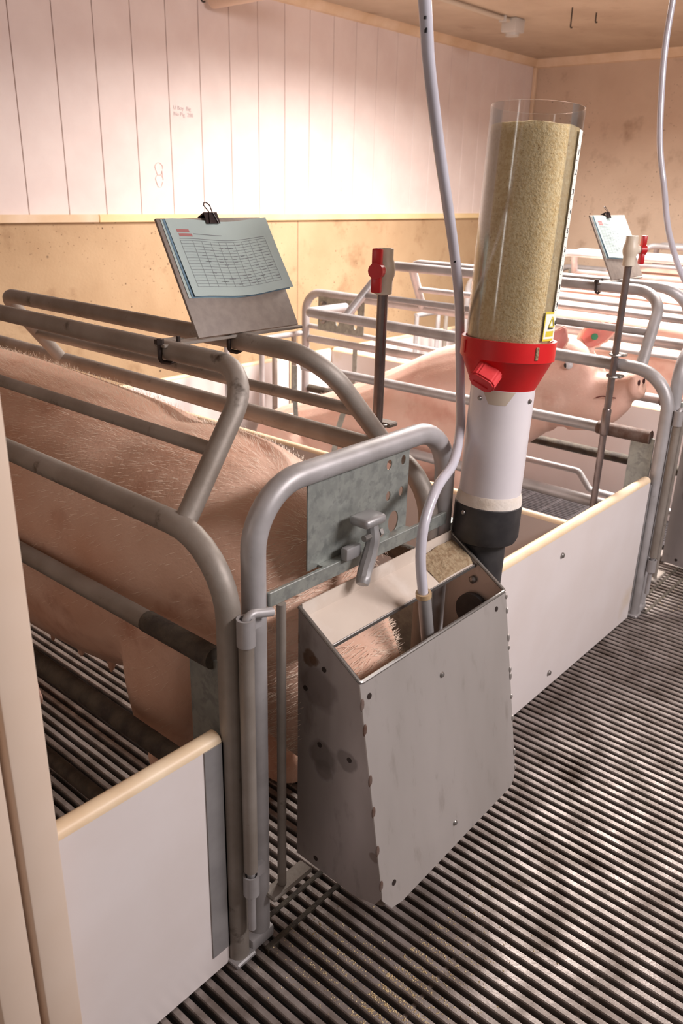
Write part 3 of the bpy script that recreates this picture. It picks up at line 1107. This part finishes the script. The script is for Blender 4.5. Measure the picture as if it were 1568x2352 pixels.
# ------------------------------------------------------------ drinking hoses
pts = [(0.80, 0.71, WZ), (0.93, 0.745, 1.93), (1.063, 0.780, 1.601), (1.096, 0.790, 1.525), (1.166, 0.810, 1.412), (1.275, 0.845, 1.269), (1.353, 0.874, 1.163),
       (1.404, 0.897, 1.066), (1.398, 0.884, 0.982), (1.348, 0.846, 0.921), (1.262, 0.800, 0.878), (1.165, 0.770, 0.857), (1.107, 0.752, 0.812), (1.087, 0.742, 0.754), (1.093, 0.736, 0.684), (1.096, 0.735, 0.664)]
hs = thing('drinking_hose', 'milky hose from the ceiling passing the clear cylinder down into the trough', 'hose', (1.096, 0.735, 0.56), 'drinking hoses')
off = Vector((1.096, 0.735, 0.56))
P = [Vector(p) - off for p in catmull(pts, 8)]
obj('hose_tube', tube(bmesh.new(), P, 0.0095, 0, 14), M['hose'], hs)
obj('nipple_pipe', tube(bmesh.new(), [Vector((1.095, 0.735, 0.680)) - off, Vector((1.122, 0.730, 0.53)) - off], 0.0125, 0, 16), M['strip'], hs)
obj('hose_clamp', pipe(bmesh.new(), Vector((1.0945, 0.735, 0.676)) - off, Vector((1.093, 0.735, 0.685)) - off, 0.0145, 0.0095, 18), M['clampbrass'], hs)
for (z0, dz) in ((1.575, 0.004), (1.566, 0.006), (1.245, 0.004), (1.238, 0.006)):
    bm = bmesh.new()
    k = min(range(len(P)), key=lambda i: abs(P[i].z + 0.56 - z0))
    c = P[k] + Vector((-0.0088, -0.005, 0))
    box(bm, c - Vector((0.0012, 0.002, dz / 2)), c + Vector((0.0008, 0.002, dz / 2)))
    obj('print_mark', bm, M['inkblack'], hs, smooth=False)
pts2 = [(2.75, 1.08, WZ), (2.758, 1.108, 2.08), (2.760, 1.113, 1.905), (2.760, 1.115, 1.792), (2.760, 1.107, 1.674), (2.760, 1.086, 1.515), (2.764, 1.053, 1.389), (2.80, 1.02, 1.235), (2.86, 0.95, 1.08),
        (2.93, 0.80, 0.955), (2.953, 0.745, 0.82), (2.953, 0.735, 0.66)]
hs2 = thing('drinking_hose', 'white hose hanging near the right picture edge behind the far clipboard', 'hose', (2.953, 0.735, 0.66), 'drinking hoses')
obj('hose_tube', tube(bmesh.new(), [Vector(p) - Vector((2.953, 0.735, 0.66)) for p in catmull(pts2, 8)], 0.0095, 0, 12), M['hose'], hs2)

# ------------------------------------------------------------ water risers with ball valves


def riser(loc, label, handed):
    t = thing('water_riser', label, 'water pipe', loc, 'ball valve risers')
    obj('riser_pipe', tube(bmesh.new(), [(0, 0, 0.03), (0, 0, 1.165)], 0.0112, 0, 16), M['riser'], t)
    obj('pipe_coupling', tube(bmesh.new(), [(0, 0, 0.62), (0, 0, 0.625), (0, 0, 0.705), (0, 0, 0.71)], [0.012, 0.0145, 0.0145, 0.012], 0, 16), M['riser'], t)
    bm = bmesh.new()
    lathe(bm, [(0.013, 1.158), (0.0185, 1.16), (0.0188, 1.183), (0.0190, 1.186), (0.0225, 1.196), (0.0235, 1.207), (0.0222, 1.218), (0.0185, 1.228), (0.0185, 1.247), (0.014, 1.248), (0.013, 1.22)], 28)
    v = obj('valve_body', bm, M['valve'], t)
    d = Vector((-0.95, -0.3, 0) if handed > 0 else (0.72, -0.69, 0)).normalized()
    obj('valve_stem', tube(bmesh.new(), [d * 0.018 + Vector((0, 0, 1.207)), d * 0.032 + Vector((0, 0, 1.207))], [0.014, 0.011], 0, 16), M['valve'], v)
    rot = Matrix.Rotation(math.atan2(d.y, d.x), 4, 'Z')
    bm = bmesh.new()
    mt = Matrix.Translation(d * 0.030 + Vector((0, 0, 1.207))) @ rot
    disc(bm, mt @ Vector((0, 0, 0)), d, 0.0155, 0.017, 20)
    box(bm, (0.001, -0.010, 0.008), (0.015, 0.010, 0.042), 0.003, 2, mt)
    box(bm, (0.001, -0.010, -0.042), (0.015, 0.010, -0.008), 0.003, 2, mt)
    obj('valve_handle', bm, M['redvalve'], v)
    # clamp that holds it to the rail
    for zz in (0.815, 0.885):
        bm = bmesh.new()
        box(bm, (0.008, -0.026, zz - 0.005), (0.04, 0.026, zz + 0.005), 0.003, 1)
        c = obj('clamp_plate', bm, M['pipe_dirty'], t)
        obj('u_bolt', tube(bmesh.new(), [(0.036, -0.018, zz), (0, -0.018, zz), (-0.016, 0, zz), (0, 0.018, zz), (0.036, 0.018, zz)], 0.004, 0.012, 8), M['bolt'], c)
    return t


riser((1.341, 1.05, 0), 'steel water pipe with red handled valve behind the nearest gate', 1)
riser((2.553, 1.045, 0), 'steel water pipe with red handled valve in front of the sitting sow', -1)

# ------------------------------------------------------------ clipboards
bt = math.radians(61.5)
BO = Vector((0.991, 1.211, 1.087))


def bp(u, v, n=0.0):
    """point on the board: u to the right, v up the slope, n off the face, local to BO"""
    return Vector((u, v * math.cos(bt), v * math.sin(bt))) + Vector((0, -math.sin(bt), math.cos(bt))) * n


BM_ = Matrix(((1, 0, 0, 0), (0, math.cos(bt), -math.sin(bt), 0), (0, math.sin(bt), math.cos(bt), 0), (0, 0, 0, 1)))
cb = thing('record_board', 'grey sloping board bolted across the two nearest top rails', 'clipboard', BO, 'sow record boards')
nbox('board', (0, 0, -0.003), (0.268, 0.236, 0.003), M['board'], cb, 0.0008, BM_)
bm = bmesh.new()
box(bm, (-0.075, 0.005, -0.010), (0.29, 0.035, -0.004), 0.001, 1)
br = obj('mounting_bracket', bm, M['pipe_dirty'], cb)
bm = bmesh.new()
box(bm, (-0.062, 0.040, -0.010), (0.0, 0.066, -0.004), 0.001, 1)
obj('bracket_tab', bm, M['pipe_dirty'], br)
for k, rx in enumerate((C1 - 0.084, C1 + 0.084)):
    rx -= BO.x
    obj('u_bolt', tube(bmesh.new(), [(rx - 0.022, 0.02, 0.006), (rx - 0.022, 0.02, -0.02), (rx - 0.022, 0.02, -0.036), (rx, 0.02, -0.042), (rx + 0.022, 0.02, -0.036), (rx + 0.022, 0.02, -0.02), (rx + 0.022, 0.02, 0.006)], 0.0042, 0.012, 8), M['darkbolt'], br)
    bm = bmesh.new()
    disc(bm, (rx - 0.022, 0.02, -0.004), (0, 0, 1), 0.009, 0.009, 6)
    obj('nut', bm, M['darkbolt'], br)


def paper_sheet(bm, u0, v0, w_, h_, n0, skew, curl):
    nx, ny = 16, 10
    g = []
    for i in range(nx + 1):
        row = []
        for j in range(ny + 1):
            u = u0 + w_ * i / nx + skew * (1 - j / ny)
            v = v0 + h_ * j / ny
            lift = n0 + curl * (1 - j / ny) ** 2 * (0.4 + 0.6 * (i / nx)) + 0.003 * math.sin(i / nx * math.pi * 2) * (j / ny)
            row.append(bm.verts.new(bp(u, v + 0.004 * math.cos(i / nx * math.pi * 2.0), lift)))
        g.append(row)
    for i in range(nx):
        for j in range(ny):
            bm.faces.new((g[i][j], g[i + 1][j], g[i + 1][j + 1], g[i][j + 1]))


def paper_pt(u, v, n):
    i = (u - 0.018) / 0.262
    j = (v - 0.074) / 0.156
    lift = 0.0066 + 0.006 * (1 - j) ** 2 * (0.4 + 0.6 * i) + 0.003 * math.sin(i * math.pi * 2) * j
    return bp(u + 0.003 * (1 - j), v + 0.004 * math.cos(i * math.pi * 2.0), lift + n)


pp = thing('record_sheets', 'sheaf of pale green printed forms on the nearest sloping board', 'paper', BO, 'record sheets on the boards')
bm = bmesh.new()
paper_sheet(bm, 0.018, 0.074, 0.262, 0.156, 0.0066, 0.003, 0.006)
ps = obj('top_sheet', bm, M['paper'], pp)
bm = bmesh.new()
paper_sheet(bm, 0.013, 0.073, 0.262, 0.156, 0.0052, 0.003, 0.001)
obj('under_sheet', bm, M['paperblue'], pp)
bm = bmesh.new()
paper_sheet(bm, 0.009, 0.073, 0.262, 0.156, 0.0042, 0.0, 0.0005)
obj('under_sheet', bm, M['paper'], pp)
# printed ruling


def rule(bm, a, b, wd):
    n = 14
    prev = None
    for k in range(n + 1):
        u = a[0] + (b[0] - a[0]) * k / n
        v = a[1] + (b[1] - a[1]) * k / n
        horiz = abs(b[0] - a[0]) > abs(b[1] - a[1])
        p = paper_pt(u, v - (wd / 2 if horiz else 0), 0.0003) if horiz else paper_pt(u - wd / 2, v, 0.0003)
        q = paper_pt(u, v + (wd / 2 if horiz else 0), 0.0003) if horiz else paper_pt(u + wd / 2, v, 0.0003)
        cur = (bm.verts.new(p), bm.verts.new(q))
        if prev:
            bm.faces.new((prev[0], cur[0], cur[1], prev[1]))
        prev = cur


bm = bmesh.new()
for k in range(17):
    rule(bm, (0.034, 0.093 + k * 0.0058), (0.256, 0.093 + k * 0.0058), 0.0008)
for u in (0.034, 0.062, 0.083, 0.104, 0.125, 0.145, 0.166, 0.188, 0.21, 0.232, 0.256):
    rule(bm, (u, 0.093), (u, 0.1858), 0.0009)
rule(bm, (0.034, 0.19), (0.256, 0.19), 0.0012)
rule(bm, (0.07, 0.2), (0.14, 0.2), 0.0015)
for k in range(60):                 # scattered typed entries
    u = 0.064 + 0.185 * random.random()
    v = 0.096 + 0.0058 * random.randint(0, 14) + 0.0022
    rule(bm, (u, v), (u + 0.010, v), 0.0018)
obj('printed_table', bm, M['ink'], ps, smooth=False)
bm = bmesh.new()
rule(bm, (0.034, 0.2055), (0.062, 0.2055), 0.006)
rule(bm, (0.036, 0.197), (0.066, 0.197), 0.006)
obj('printed_header', bm, M['inkred'], ps, smooth=False)
# binder clip
bc = thing('binder_clip', 'black binder clip at the top of the nearest record sheets', 'clip', BO, 'binder clips')
bm = bmesh.new()
c0 = 0.128
prism(bm, [(0.243, -0.008), (0.243, 0.013), (0.220, 0.0125), (0.220, 0.0110), (0.240, 0.0115), (0.240, -0.0045), (0.220, -0.0045), (0.220, -0.006)], 0, c0 - 0.017, c0 + 0.017)
bmesh.ops.transform(bm, matrix=BM_, verts=bm.verts)
obj('spring_body', bm, M['clip'], bc, smooth=False)
obj('wire_handle', tube(bmesh.new(), [bp(c0 - 0.011, 0.219, 0.0135), bp(c0 - 0.004, 0.243, 0.0145), bp(c0 - 0.008, 0.259, 0.010), bp(c0, 0.268, 0.008), bp(c0 + 0.008, 0.259, 0.010), bp(c0 + 0.004, 0.243, 0.0145), bp(c0 + 0.011, 0.219, 0.0135)], 0.0011, 0.005, 8), M['clip'], bc)
DX = C2 - C1
dup(cb, (DX, 0, 0), 'pale sloping board at the right picture edge above the second crate')
dup(pp, (DX, 0, 0), 'sheaf of forms on the board at the right picture edge')
dup(bc, (DX, 0, 0), 'binder clip on the forms at the right picture edge')

# ------------------------------------------------------------ ceiling fittings
t = thing('conduit_run', 'thin conduit along the ceiling ending in a small grey box', 'conduit', (4.9, 2.93, WZ))
obj('conduit_tube', tube(bmesh.new(), [(-1.9, 0, -0.016), (-0.05, 0, -0.016)], 0.0125, 0, 12), M['conduit'], t)
bm = bmesh.new()
box(bm, (-0.055, -0.05, -0.075), (0.055, 0.05, -0.001), 0.008, 2)
bxo = obj('junction_box', bm, M['greybox'], t)
bm = bmesh.new()
disc(bm, (0, 0, -0.074), (0, 0, -1), 0.04, 0.018, 20)
obj('box_cover', bm, M['greybox'], bxo)
bm = bmesh.new()
box(bm, (-0.13, -0.022, -0.034), (-0.115, 0.022, -0.001), 0.002, 1)
obj('conduit_strap', bm, M['greybox'], t)
bm = pipe(bmesh.new(), (3.083, 3.55, 2.213), (3.083, 2.2, 2.213), 0.036, 0.031, 28)
tag(obj('vent_pipe', bm, M['creampipe']), 'cream pipe end at the top of the white plank wall', 'pipe')
for (hx, hy, L_, lb) in ((2.798, 3.3, 0.205, 'small dark hook hanging beside the open pipe end'), (4.80, 2.5, 0.10, 'short rusty wire hanging from the ceiling left of the thin line'), (5.0, 2.45, 0.05, 'shorter rusty wire stub on the ceiling nearer the end wall')):
    tag(ntube('ceiling_wire', [(hx, hy, WZ), (hx, hy, WZ - L_), (hx + 0.02, hy, WZ - L_ + 0.005)], 0.004, M['darkbolt'], None, 0.01, 8), lb, 'wire', 'wires on the ceiling')

# faint pencil notes and marks on the planks
mt = Matrix.Translation((2.842, WY - 0.0052, 1.713)) @ Matrix.Rotation(math.pi / 2, 4, 'X')
o = thing('wall_note', 'two faint handwritten lines on the white planks', 'writing', (0, 0, 0))
text('note_line', 'U Boy  Big', 0.026, mt, M['inkgrey'], o, 0.0002)
text('note_line', 'No Pig  288', 0.026, Matrix.Translation((0, 0, -0.028)) @ mt, M['inkgrey'], o, 0.0002)
for (px, pz, lb) in ((2.735, 1.405, 'faint pink scribble low on the planks above the clipboard'), (4.115, 1.36, 'faint pink scribble low on the planks left of the hose')):
    bm = bmesh.new()
    pts = [(px + 0.022 * math.cos(a) * (1 + .2 * math.sin(3 * a)), WY - 0.0055, pz + (0.03 if a < 6.28 else -0.025) + 0.03 * math.sin(a)) for a in [k * 0.4 for k in range(32)]]
    tube(bm, pts, 0.0018, 0, 6)
    tag(obj('wall_scribble', bm, M['inkpink']), lb, 'writing', 'scribbles on the planks')

# ------------------------------------------------------------ sows


def ringloft(bm, st, seg=26, e=2.2):
    """st: list of (centre, half width, half height, optional flat factor); rings square to the path"""
    cs = [Vector(s[0]) for s in st]
    n = len(cs)
    rings = []
    side0 = None
    for i in range(n):
        tg = (cs[min(i + 1, n - 1)] - cs[max(i - 1, 0)]).normalized()
        side = Vector((1, 0, 0))
        side = (side - tg * side.dot(tg))
        if side.length < 0.2:
            side = Vector((0, 1, 0)) - tg * tg.y
        side.normalize()
        up = side.cross(tg)
        if up.z < 0 and abs(up.z) > 0.05:
            up = -up
        ring = []
        for k in range(seg):
            a = 2 * math.pi * k / seg
            ca, sa_ = math.cos(a), math.sin(a)
            x_ = math.copysign(abs(ca) ** (2 / e), ca) * st[i][1]
            y_ = math.copysign(abs(sa_) ** (2 / e), sa_) * st[i][2]
            ring.append(bm.verts.new(cs[i] + side * x_ + up * y_))
        rings.append(ring)
    for i in range(n - 1):
        for k in range(seg):
            bm.faces.new((rings[i][k], rings[i][(k + 1) % seg], rings[i + 1][(k + 1) % seg], rings[i + 1][k]))
    bm.faces.new(rings[0][::-1])
    bm.faces.new(rings[-1])


def spline_st(st, n=5):
    """smooth the stations"""
    pts = catmull([s[0] for s in st], n)
    ws = catmull([(s[1], s[2], 0) for s in st], n)
    return [(p, max(w_.x, 0.004), max(w_.y, 0.004)) for p, w_ in zip(pts, ws)]


def leaf(bm, root, tip, wdir, width, thick, bend):
    root, tip, wdir, bend = Vector(root), Vector(tip), Vector(wdir).normalized(), Vector(bend)
    prof = [0.55, 0.85, 1.0, 0.95, 0.75, 0.42, 0.12]
    n = len(prof)
    nrm = (tip - root).normalized().cross(wdir).normalized()
    rings = []
    for i in range(n):
        f = i / (n - 1)
        c = root.lerp(tip, f) + bend * math.sin(f * math.pi)
        ring = []
        for k in range(12):
            a = 2 * math.pi * k / 12
            xx = math.cos(a) * width / 2 * prof[i]
            cup = (abs(math.cos(a)) ** 2) * 0.016 * prof[i]
            ring.append(bm.verts.new(c + wdir * xx + nrm * (math.sin(a) * thick / 2 + cup)))
        rings.append(ring)
    for i in range(n - 1):
        for k in range(12):
            bm.faces.new((rings[i][k], rings[i][(k + 1) % 12], rings[i + 1][(k + 1) % 12], rings[i + 1][k]))
    bm.faces.new(rings[0][::-1])
    bm.faces.new(rings[-1])


def fuse(name, bm, material, voxel, parent, smooth=6):
    bmesh.ops.recalc_face_normals(bm, faces=bm.faces)
    me = bpy.data.meshes.new(name)
    bm.to_mesh(me)
    bm.free()
    o = bpy.data.objects.new(name, me)
    COL.objects.link(o)
    r = o.modifiers.new('r', 'REMESH')
    r.mode = 'VOXEL'
    r.voxel_size = voxel
    s = o.modifiers.new('s', 'SMOOTH')
    s.factor = 0.5
    s.iterations = smooth
    dg = bpy.context.evaluated_depsgraph_get()
    m2 = bpy.data.meshes.new_from_object(o.evaluated_get(dg))
    bpy.data.objects.remove(o)
    m2.name = name
    for p in m2.polygons:
        p.use_smooth = True
    m2.materials.clear()
    m2.materials.append(material)
    o = bpy.data.objects.new(name, m2)
    COL.objects.link(o)
    o.parent = parent
    return o


def bristles(o, count, length, width, keep, flow, parent):
    me = o.data
    n = len(me.polygons)
    ctr = np.empty(n * 3)
    nor = np.empty(n * 3)
    ar = np.empty(n)
    me.polygons.foreach_get('center', ctr)
    me.polygons.foreach_get('normal', nor)
    me.polygons.foreach_get('area', ar)
    ctr, nor = ctr.reshape(-1, 3), nor.reshape(-1, 3)
    wgt = ar * keep(ctr, nor)
    idx = RNG.choice(n, count, p=wgt / wgt.sum())
    c = ctr[idx] + RNG.normal(0, 0.004, (count, 3))
    nn = nor[idx]
    f = flow(c)
    f = f - nn * (f * nn).sum(1, keepdims=True)
    f /= np.linalg.norm(f, axis=1, keepdims=True) + 1e-9
    f += RNG.normal(0, 0.16, (count, 3))
    L = length * RNG.uniform(0.55, 1.25, (count, 1))
    sd = np.cross(f, nn)
    sd /= np.linalg.norm(sd, axis=1, keepdims=True) + 1e-9
    base = c - nn * 0.001
    mid = c + f * L * 0.5 + nn * L * 0.16
    tip = c + f * L + nn * L * 0.16
    w2 = width / 2
    V = np.stack([base - sd * w2, base + sd * w2, mid + sd * w2 * 0.8, mid - sd * w2 * 0.8, tip], 1).reshape(-1, 3)
    F = []
    for i in range(count):
        k = i * 5
        F.append((k, k + 1, k + 2, k + 3))
        F.append((k + 3, k + 2, k + 4))
    b = meshobj('bristles', V.tolist(), F, M['hair'], parent)
    b['kind'] = 'stuff'
    return b


def standing_sow(name, cx, dy, label, material, voxel, teats=True, ears=True):
    t = thing(name, label, 'pig', (cx, 1.8 + dy, 0), 'sows in the crates')
    Y = lambda y: y - 1.8
    bm = bmesh.new()
    tor = []
    for (y, zt, zb, hw_) in ((2.68, 0.76, 0.58, 0.07), (2.60, 0.87, 0.46, 0.18), (2.42, 0.925, 0.38, 0.235), (2.1, 0.935, 0.32, 0.25), (1.8, 0.925, 0.27, 0.257),
                             (1.5, 0.91, 0.285, 0.252), (1.34, 0.893, 0.325, 0.24), (1.22, 0.902, 0.36, 0.225), (1.12, 0.882, 0.39, 0.205)):
        tor.append(((0, Y(y), (zt + zb) / 2), hw_, (zt - zb) / 2))
    tor += [((0, Y(1.035), 0.58), 0.185, 0.215), ((0, Y(0.955), 0.52), 0.165, 0.17), ((0, Y(0.885), 0.455), 0.150, 0.14),
            ((0, Y(0.82), 0.40), 0.125, 0.112), ((0, Y(0.77), 0.345), 0.09, 0.085), ((0, Y(0.73), 0.285), 0.06, 0.06), ((0, Y(0.712), 0.25), 0.052, 0.05)]
    ringloft(bm, spline_st(tor, 4), 28, 2.25)
    for s in (-1, 1):
        ringloft(bm, spline_st([((s * 0.14, Y(1.19), 0.56), 0.085, 0.13), ((s * 0.15, Y(1.20), 0.38), 0.08, 0.105), ((s * 0.15, Y(1.20), 0.22), 0.055, 0.062), ((s * 0.15, Y(1.185), 0.09), 0.04, 0.045), ((s * 0.15, Y(1.165), 0.045), 0.048, 0.055), ((s * 0.15, Y(1.155), 0.004), 0.05, 0.062)], 3), 16)
        ringloft(bm, spline_st([((s * 0.15, Y(2.40), 0.62), 0.10, 0.2), ((s * 0.16, Y(2.42), 0.42), 0.085, 0.15), ((s * 0.16, Y(2.50), 0.27), 0.05, 0.07), ((s * 0.16, Y(2.49), 0.13), 0.04, 0.045), ((s * 0.16, Y(2.45), 0.045), 0.048, 0.055), ((s * 0.16, Y(2.44), 0.004), 0.05, 0.062)], 3), 16)
        leaf(bm, (s * 0.07, Y(0.945), 0.60), (s * 0.165, Y(0.905), 0.725 if s > 0 else 0.66), (0.3, -0.8 * s, 0.1), 0.11, 0.02, (0, 0.01, 0.01))
        if teats:
            for k in range(6):
                yy = 1.36 + 0.13 * k
                zb = 0.31 - 0.03 * min(1, k / 3)
                ringloft(bm, [((s * 0.10, Y(yy), zb + 0.02), 0.018, 0.018), ((s * 0.105, Y(yy), zb - 0.01), 0.012, 0.012), ((s * 0.108, Y(yy), zb - 0.03), 0.009, 0.009)], 8)
    tl = catmull([(0, Y(2.67), 0.74), (0.02, Y(2.74), 0.70), (0.03, Y(2.74), 0.62), (0.01, Y(2.73), 0.55)], 5)
    tube(bm, tl, [0.022 - 0.0008 * i for i in range(len(tl))], 0, 10)
    b = fuse('body', bm, material, voxel, t)
    return t, b


s1, b1 = standing_sow('sow', C1, 0.0, 'large pink sow at left standing with its head down in the steel trough', M['skin_near'], 0.009)


def keep1(c, n):
    return ((c[:, 1] < 0.55) & (n[:, 2] > -0.2)).astype(float) * (0.12 + np.clip(n[:, 2], 0, 1) ** 1.5)


def keep_head(c, n):
    return ((c[:, 1] < -0.85) & (n[:, 2] > -0.4)).astype(float)


def flow1(c):
    f = np.zeros_like(c)
    f[:, 1] = 1.0
    f[:, 2] = -0.55
    f[:, 0] = np.sign(c[:, 0]) * 0.25
    return f


bristles(b1, 17000, 0.020, 0.00055, keep1, flow1, s1)
bristles(b1, 5000, 0.028, 0.0008, keep_head, flow1, s1)
s3, b3 = standing_sow('sow', C3, -0.2, 'pink sow standing in the third crate behind the rails', M['skin'], 0.014, False)
dup(s3, (C4 - C3, 0.1, 0), 'pink sow in the farthest crate next to the concrete wall')

# sitting sow with lifted head
s2 = thing('sow', 'pink sow sitting up in the second crate with its snout raised', 'pig', (C2, 1.9, 0), 'sows in the crates')
Y2 = lambda y: y - 1.9
bm = bmesh.new()
tor = [((0, Y2(2.96), 0.13), 0.05, 0.05), ((0, Y2(2.86), 0.175), 0.17, 0.14), ((0, Y2(2.64), 0.21), 0.245, 0.20), ((0, Y2(2.32), 0.285), 0.255, 0.245), ((0, Y2(1.99), 0.42), 0.25, 0.265),
       ((0, Y2(1.77), 0.53), 0.225, 0.265), ((0, Y2(1.60), 0.615), 0.185, 0.225), ((0, Y2(1.47), 0.675), 0.150, 0.195), ((0, Y2(1.37), 0.69), 0.125, 0.182),
       ((0, Y2(1.29), 0.675), 0.107, 0.142), ((0, Y2(1.21), 0.667), 0.087, 0.112), ((0, Y2(1.155), 0.692), 0.067, 0.086), ((0, Y2(1.118), 0.718), 0.056, 0.062), ((0, Y2(1.085), 0.730), 0.05, 0.05), ((0, Y2(1.072), 0.732), 0.046, 0.045)]
ringloft(bm, spline_st(tor, 4), 30, 2.15)
for s in (-1, 1):
    ringloft(bm, spline_st([((s * 0.13, Y2(1.72), 0.5), 0.085, 0.12), ((s * 0.14, Y2(1.70), 0.32), 0.075, 0.09), ((s * 0.14, Y2(1.68), 0.18), 0.05, 0.055), ((s * 0.14, Y2(1.665), 0.08), 0.04, 0.045), ((s * 0.14, Y2(1.64), 0.004), 0.048, 0.06)], 3), 16)
    ringloft(bm, spline_st([((s * 0.2, Y2(2.66), 0.22), 0.09, 0.17), ((s * 0.235, Y2(2.48), 0.17), 0.085, 0.13), ((s * 0.25, Y2(2.32), 0.11), 0.06, 0.075), ((s * 0.25, Y2(2.2), 0.055), 0.045, 0.05), ((s * 0.25, Y2(2.1), 0.04), 0.04, 0.036)], 3), 16)
    # cheek and brow masses
    bmesh.ops.create_uvsphere(bm, u_segments=16, v_segments=12, radius=0.07, matrix=Matrix.Translation((s * 0.075, Y2(1.36), 0.665)) @ Matrix.Diagonal((0.75, 1.2, 1.1, 1)))
    bmesh.ops.create_uvsphere(bm, u_segments=12, v_segments=10, radius=0.034, matrix=Matrix.Translation((s * 0.078, Y2(1.315), 0.795)) @ Matrix.Diagonal((0.8, 1.3, 0.8, 1)))
# ears
EARS = (((-0.09, Y2(1.365), 0.825), (-0.09, Y2(1.335), 0.925), (-0.56, 0.75, 0.15), 0.085), ((0.07, Y2(1.345), 0.835), (0.10, Y2(1.20), 0.925), (-0.2, 0.5, 0.81), 0.105))
for r_, t_, w_, wd in EARS:
    leaf(bm, r_, t_, w_, wd, 0.016, (0.008, 0.01, 0.006))
# lower jaw and snout rim
ringloft(bm, spline_st([((0, Y2(1.30), 0.60), 0.075, 0.075), ((0, Y2(1.2), 0.60), 0.06, 0.05), ((0, Y2(1.135), 0.648), 0.042, 0.032), ((0, Y2(1.105), 0.675), 0.03, 0.02)], 3), 16)
ringloft(bm, [((0, Y2(1.098), 0.730), 0.046, 0.044), ((0, Y2(1.083), 0.735), 0.057, 0.054), ((0, Y2(1.070), 0.740), 0.055, 0.053), ((0, Y2(1.062), 0.743), 0.046, 0.044)], 24)
tl = catmull([(0, Y2(2.95), 0.14), (0.02, Y2(3.0), 0.10), (0.04, Y2(2.99), 0.05)], 4)
tube(bm, tl, [0.02 - 0.0012 * i for i in range(len(tl))], 0, 8)
b2 = fuse('body', bm, M['skin'], 0.0065, s2, 5)
for s in (-1, 1):
    bm = bmesh.new()
    bmesh.ops.create_uvsphere(bm, u_segments=16, v_segments=12, radius=0.0155, matrix=Matrix.Translation((s * 0.098, Y2(1.298), 0.787)))
    e = obj('eye', bm, M['eyeball'], s2)
    bm = bmesh.new()
    bmesh.ops.create_uvsphere(bm, u_segments=12, v_segments=10, radius=0.0105, matrix=Matrix.Translation((s * 0.1035, Y2(1.303), 0.786)))
    obj('pupil', bm, M['pupil'], e)
    bm = bmesh.new()
    bmesh.ops.create_uvsphere(bm, u_segments=12, v_segments=10, radius=0.011, matrix=Matrix.Translation((s * 0.022, Y2(1.062), 0.748)) @ Matrix.Diagonal((0.8, 0.35, 1.1, 1)))
    obj('nostril', bm, M['nostril'], s2)
    obj('mouth_line', tube(bmesh.new(), catmull([(s * 0.083, Y2(1.185), 0.684), (s * 0.079, Y2(1.165), 0.692), (s * 0.073, Y2(1.145), 0.692), (s * 0.064, Y2(1.12), 0.690)], 4), 0.0024, 0, 6), M['mouthline'], s2)
for r_, t_, w_, wd in EARS:
    bm = bmesh.new()
    nv = Vector((-0.75, -0.6, 0.2)) * 0.0065
    r2, t2 = Vector(r_).lerp(Vector(t_), 0.12), Vector(r_).lerp(Vector(t_), 0.9)
    leaf(bm, r2 + nv, t2 + nv, w_, wd * 0.72, 0.012, (0.008, 0.01, 0.006))
    obj('ear_inside', bm, M['earpink'], s2)
bm = bmesh.new()
disc(bm, (0.066, Y2(1.288), 0.872), (-0.75, -0.6, 0.2), 0.012, 0.008, 16)
obj('ear_tag', bm, M['tag'], s2)


def keep2(c, n):
    return (n[:, 2] > -0.1).astype(float)


bristles(b2, 9000, 0.014, 0.0005, keep2, flow1, s2)

# piglet behind the near sow
pg = thing('piglet', 'small pink piglet lying beside the sow behind the cream jamb', 'piglet', (0.86, 2.02, 0))
bm = bmesh.new()
ringloft(bm, spline_st([((0, 0.17, 0.075), 0.02, 0.02), ((0, 0.13, 0.075), 0.05, 0.055), ((0, 0.02, 0.08), 0.062, 0.068), ((0, -0.1, 0.085), 0.055, 0.06), ((0, -0.17, 0.09), 0.045, 0.048), ((0, -0.22, 0.085), 0.028, 0.03), ((0, -0.25, 0.08), 0.02, 0.02)], 3), 16)
for s in (-1, 1):
    leaf(bm, (s * 0.035, -0.16, 0.12), (s * 0.06, -0.16, 0.165), (0, 1, 0), 0.04, 0.012, (0, 0, 0))
    for yy in (-0.09, 0.1):
        ringloft(bm, [((s * 0.035, yy, 0.06), 0.018, 0.02), ((s * 0.04, yy - 0.01, 0.02), 0.012, 0.013), ((s * 0.04, yy - 0.015, 0.002), 0.013, 0.015)], 10)
fuse('body', bm, M['skin'], 0.006, pg, 4)

# ------------------------------------------------------------ spilt feed on the bars in front of the trough
V, F = [], []
for i in range(1500):
    u = random.random()
    if u < 0.55:
        xx, yy = 0.80 + abs(random.gauss(0, 0.16)), 0.63 - abs(random.gauss(0, 0.07))
    elif u < 0.8:
        xx, yy = 0.86 + random.gauss(0, 0.05), 0.72 + random.gauss(0, 0.06)
    else:
        xx, yy = 2.7 + random.random() * 0.6, 0.62 + random.random() * 0.22
    xx = -0.25 + round((xx + 0.25) / pitch) * pitch + random.uniform(-0.0045, 0.0045)
    r = random.uniform(0.0008, 0.0022)
    k = len(V)
    a = random.random() * 6.28
    V += [(xx + r * math.cos(a), yy + r * math.sin(a), 0.0002), (xx + r * math.cos(a + 2.1), yy + r * math.sin(a + 2.1), 0.0002), (xx + r * math.cos(a + 4.2), yy + r * math.sin(a + 4.2), 0.0002), (xx, yy, 0.0004 + r)]
    F += [(k, k + 1, k + 3), (k + 1, k + 2, k + 3), (k + 2, k, k + 3)]
o = tag(meshobj('feed_crumbs', V, F, M['feed']), 'crumbs of spilt feed on the floor bars around the troughs', 'feed')
o['kind'] = 'stuff'
